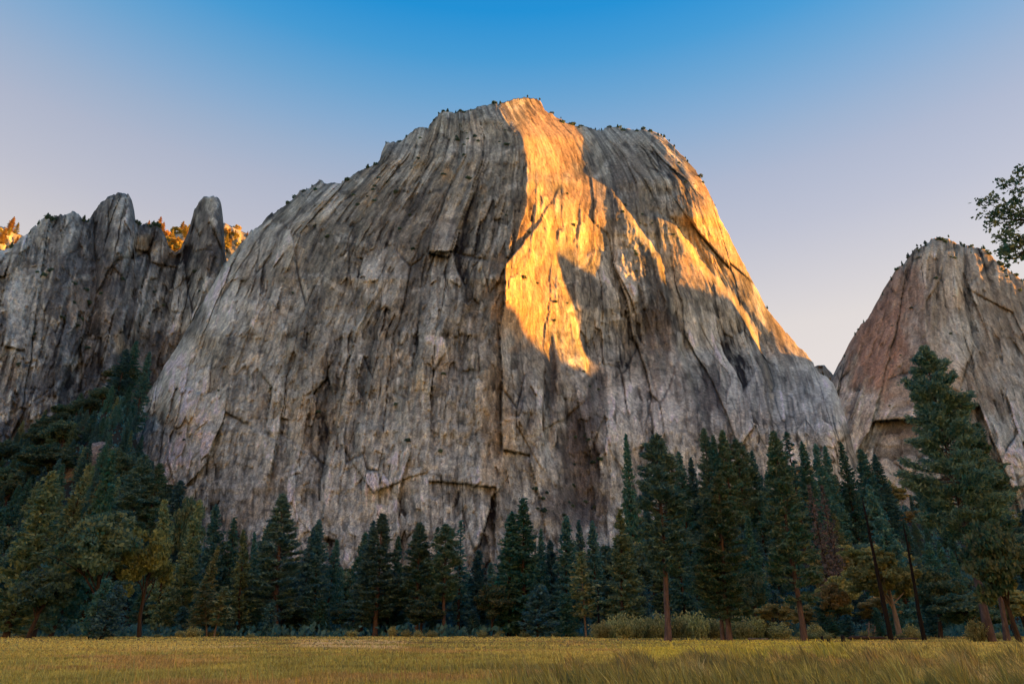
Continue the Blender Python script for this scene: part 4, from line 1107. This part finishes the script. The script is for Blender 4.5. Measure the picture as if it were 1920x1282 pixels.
rim(P_RIGHT, uR, [(1578, 2), (1594, 2), (1612, 3), (1640, 2), (1672, 3), (1700, 5), (1716, 5), (1732, 6), (1748, 8), (1764, 6), (1780, 6), (1800, 7), (1820, 7), (1845, 6), (1870, 6), (1895, 6), (1915, 5)], ("small pine crowning the right rock dome", "scrub crowning the right rock dome"), "growth on the right dome's crest", 63, (8, 17), PK)
rim(P_LEFT, uL, [(60, 3), (85, 3), (110, 3), (155, 5), (255, 2), (280, 4), (300, 4), (20, 2), (430, 2)], ("small pine on the crest of the spired ridge", "scrub on the crest of the spired ridge"), "growth on the spired ridge", 64, (6, 13), PK)
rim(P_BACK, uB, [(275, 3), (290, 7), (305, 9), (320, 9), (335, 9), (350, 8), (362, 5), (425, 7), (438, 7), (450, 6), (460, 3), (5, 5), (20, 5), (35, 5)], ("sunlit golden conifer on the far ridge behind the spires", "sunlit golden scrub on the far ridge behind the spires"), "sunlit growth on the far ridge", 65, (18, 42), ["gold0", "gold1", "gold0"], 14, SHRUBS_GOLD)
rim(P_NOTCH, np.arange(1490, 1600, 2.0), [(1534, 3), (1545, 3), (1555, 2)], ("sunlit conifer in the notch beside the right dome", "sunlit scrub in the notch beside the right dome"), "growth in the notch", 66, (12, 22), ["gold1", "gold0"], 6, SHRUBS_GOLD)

def ledges(P, U, V, spots, label, group, seed, sr):
    r = np.random.default_rng(seed)
    for u, v, su, sv, n in spots:
        for k in range((n + 1) // 2):
            uu = u + r.normal(0, su); vv = v + r.normal(0, sv)
            j = int(np.clip(np.argmin(np.abs(U[0] - uu)), 2, P.shape[1] - 3)); i = int(np.argmin(np.abs(V[:, j] - vv)))
            if i < 3 or i > P.shape[0] - 3: continue
            p = P[i, j]; s = r.uniform(*sr)
            o = add_obj("rock_shrub", SHRUBS[r.integers(4)], None, None, (p[0], p[1] - s * .2, p[2] - s * .4)); o.scale = (s * 1.25, s, s * r.uniform(.7, 1.1)); o.rotation_euler = (0, 0, r.uniform(0, 6))
            tag(o, label, "shrub", group)
ledges(P_MAIN, U_MAIN, V_MAIN, [(700, 365, 28, 22, 16), (880, 265, 26, 8, 12), (945, 262, 14, 10, 8), (860, 330, 30, 6, 6), (820, 300, 60, 30, 8), (760, 420, 90, 60, 10), (600, 480, 60, 60, 8)], "dark scrub on a ledge high on the main wall's left side", "scrub on the upper main wall", 71, (1.6, 3.6))
ledges(P_MAIN, U_MAIN, V_MAIN, [(1070, 925, 45, 22, 18), (1110, 845, 14, 30, 7), (1118, 720, 10, 16, 5), (1010, 960, 40, 20, 8), (1090, 870, 30, 30, 6), (740, 770, 160, 90, 7), (420, 760, 80, 80, 8)], "dark scrub in the lower cracks of the main wall", "scrub on the lower main wall", 72, (1.2, 2.8))
ledges(P_MAIN, U_MAIN, V_MAIN, [(1040, 500, 30, 40, 5), (1035, 580, 16, 14, 6), (1245, 425, 18, 14, 10), (1170, 400, 14, 20, 6), (1200, 460, 20, 20, 6), (1270, 330, 40, 40, 7), (1050, 350, 40, 30, 5)], "golden-lit scrub clinging to the sunlit ribs of the main wall", "scrub on the sunlit ribs", 73, (1.4, 3.2))
ledges(P_RIGHT, U_RIGHT, V_RIGHT, [(1780, 480, 40, 20, 14), (1850, 520, 50, 30, 12), (1720, 620, 60, 60, 8), (1620, 700, 30, 50, 6)], "scrub on a ledge of the right rock dome", "scrub on the right dome", 74, (2.2, 5.0))
ledges(P_LEFT, U_LEFT, V_LEFT, [(140, 500, 50, 40, 10), (140, 580, 40, 50, 10), (80, 640, 50, 40, 8), (270, 560, 40, 50, 6), (380, 520, 20, 40, 4)], "scrub on a ledge of the spired ridge", "scrub on the spired ridge", 75, (1.8, 4.2))

# ------------------------------------------------------------------ near oak whose outer branches reach in at the upper right
def near_oak():
    r = np.random.default_rng(131)
    bx, by = 33.0, 30.5; z0 = float(ground_z(bx, by))
    root = bpy.data.objects.new("oak_tree", None); COL.objects.link(root); root.location = (bx, by, z0)
    wood = Bag(); fol = Bag()
    trunk = np.array([[0, 0, -.3], [.1, 0, 3], [-.2, .1, 7], [.1, -.2, 12], [.3, 0, 17], [.2, .1, 22.5]])
    v, f = tube(trunk, [.75, .55, .48, .38, .25, .08], 10, .05, 3); wood.add(v, f)
    def pxp(u, v_, Yd):
        dx, dz = ray(u, v_); return np.array([float(dx) * Yd - bx, Yd - by, float(dz) * Yd + CAM_Z - z0])
    def leaves(c0, rr, n):
        q = r.normal(0, 1, (n, 3)); c = c0 + q * rr * np.array([1, 1, .8]) * .55
        v, f, t = sprays(r, c, q * .5, .135, .2, 1.5); fol.add(v, f, t)
    tips = [(1846, 402, 30.0), (1848, 378, 30.2), (1862, 365, 29.6), (1880, 348, 30.2), (1896, 340, 29.8), (1912, 330, 30.4), (1918, 315, 30), (1852, 420, 30.3), (1866, 398, 30.0), (1880, 385, 29.5), (1876, 412, 30.5), (1892, 400, 30), (1905, 380, 30), (1914, 360, 29.6),
        (1890, 425, 30.2), (1900, 440, 29.8), (1884, 450, 30.4), (1902, 462, 30), (1876, 472, 30.2), (1888, 470, 29.8), (1870, 442, 29.9), (1914, 420, 30.3), (1915, 450, 30.0), (1915, 398, 29.9), (1916, 478, 30.3), (1908, 485, 30), (1885, 484, 30.1)]
    hubs = [pxp(1932, 412, 30.2), pxp(1940, 455, 30), pxp(1935, 365, 30), pxp(1960, 500, 30.3), pxp(1960, 330, 30.2)]
    knot = np.array([-2.2, 0, 15.0])
    for h in hubs:
        v, f = tube([trunk[3], knot * .5 + trunk[3] * .5, (knot + h) / 2 + r.normal(0, .2, 3), h], [.2, .15, .10, .055], 6); wood.add(v, f)
    for (u, v_, Yd) in tips:
        e = pxp(u, v_, Yd); h = hubs[int(np.argmin([np.linalg.norm(e - q) for q in hubs]))]
        m = (h + e) / 2 + r.normal(0, .08, 3)
        v, f = tube([h, m, e], [.035, .02, .007], 4); wood.add(v, f)
        for q in range(4):
            e2 = e + r.normal(0, .22, 3); v, f = tube([m * .4 + e * .6, e2], [.010, .004], 3); wood.add(v, f)
            leaves(e2, .20, 9)
        leaves(e, .24, 16); leaves(m, .28, 12)
    for k in range(210):                              # the rest of the crown, out of the picture
        a = r.uniform(0, 6.28); rr = 5.2 * r.uniform(0, 1) ** .5
        c0 = np.array([math.cos(a) * rr + .8, math.sin(a) * rr, r.uniform(9, 23.5)])
        p = c0 + np.array([bx, by, z0])
        b_ = (p[2] - CAM_Z) / p[1]; bb = (b_ * CT - ST) / (CT + b_ * ST); uu = 960 + 1280 * (p[0] / p[1]) * (CT - bb * ST)
        if uu < 1990: continue
        leaves(c0, .9, 60)
        v, f = tube([trunk[2 + k % 3], (trunk[2 + k % 3] + c0) / 2 + r.normal(0, .3, 3), c0], [.07, .04, .012], 4); wood.add(v, f)
    add_obj("trunk", wood.mesh("trunk", True), M_DARKBARK, root); add_obj("crown", fol.mesh("crown"), M_OAK, root)
    tag(root, "near oak branches with small dark leaves at the upper right border", "oak tree", "oaks along the meadow")
near_oak()
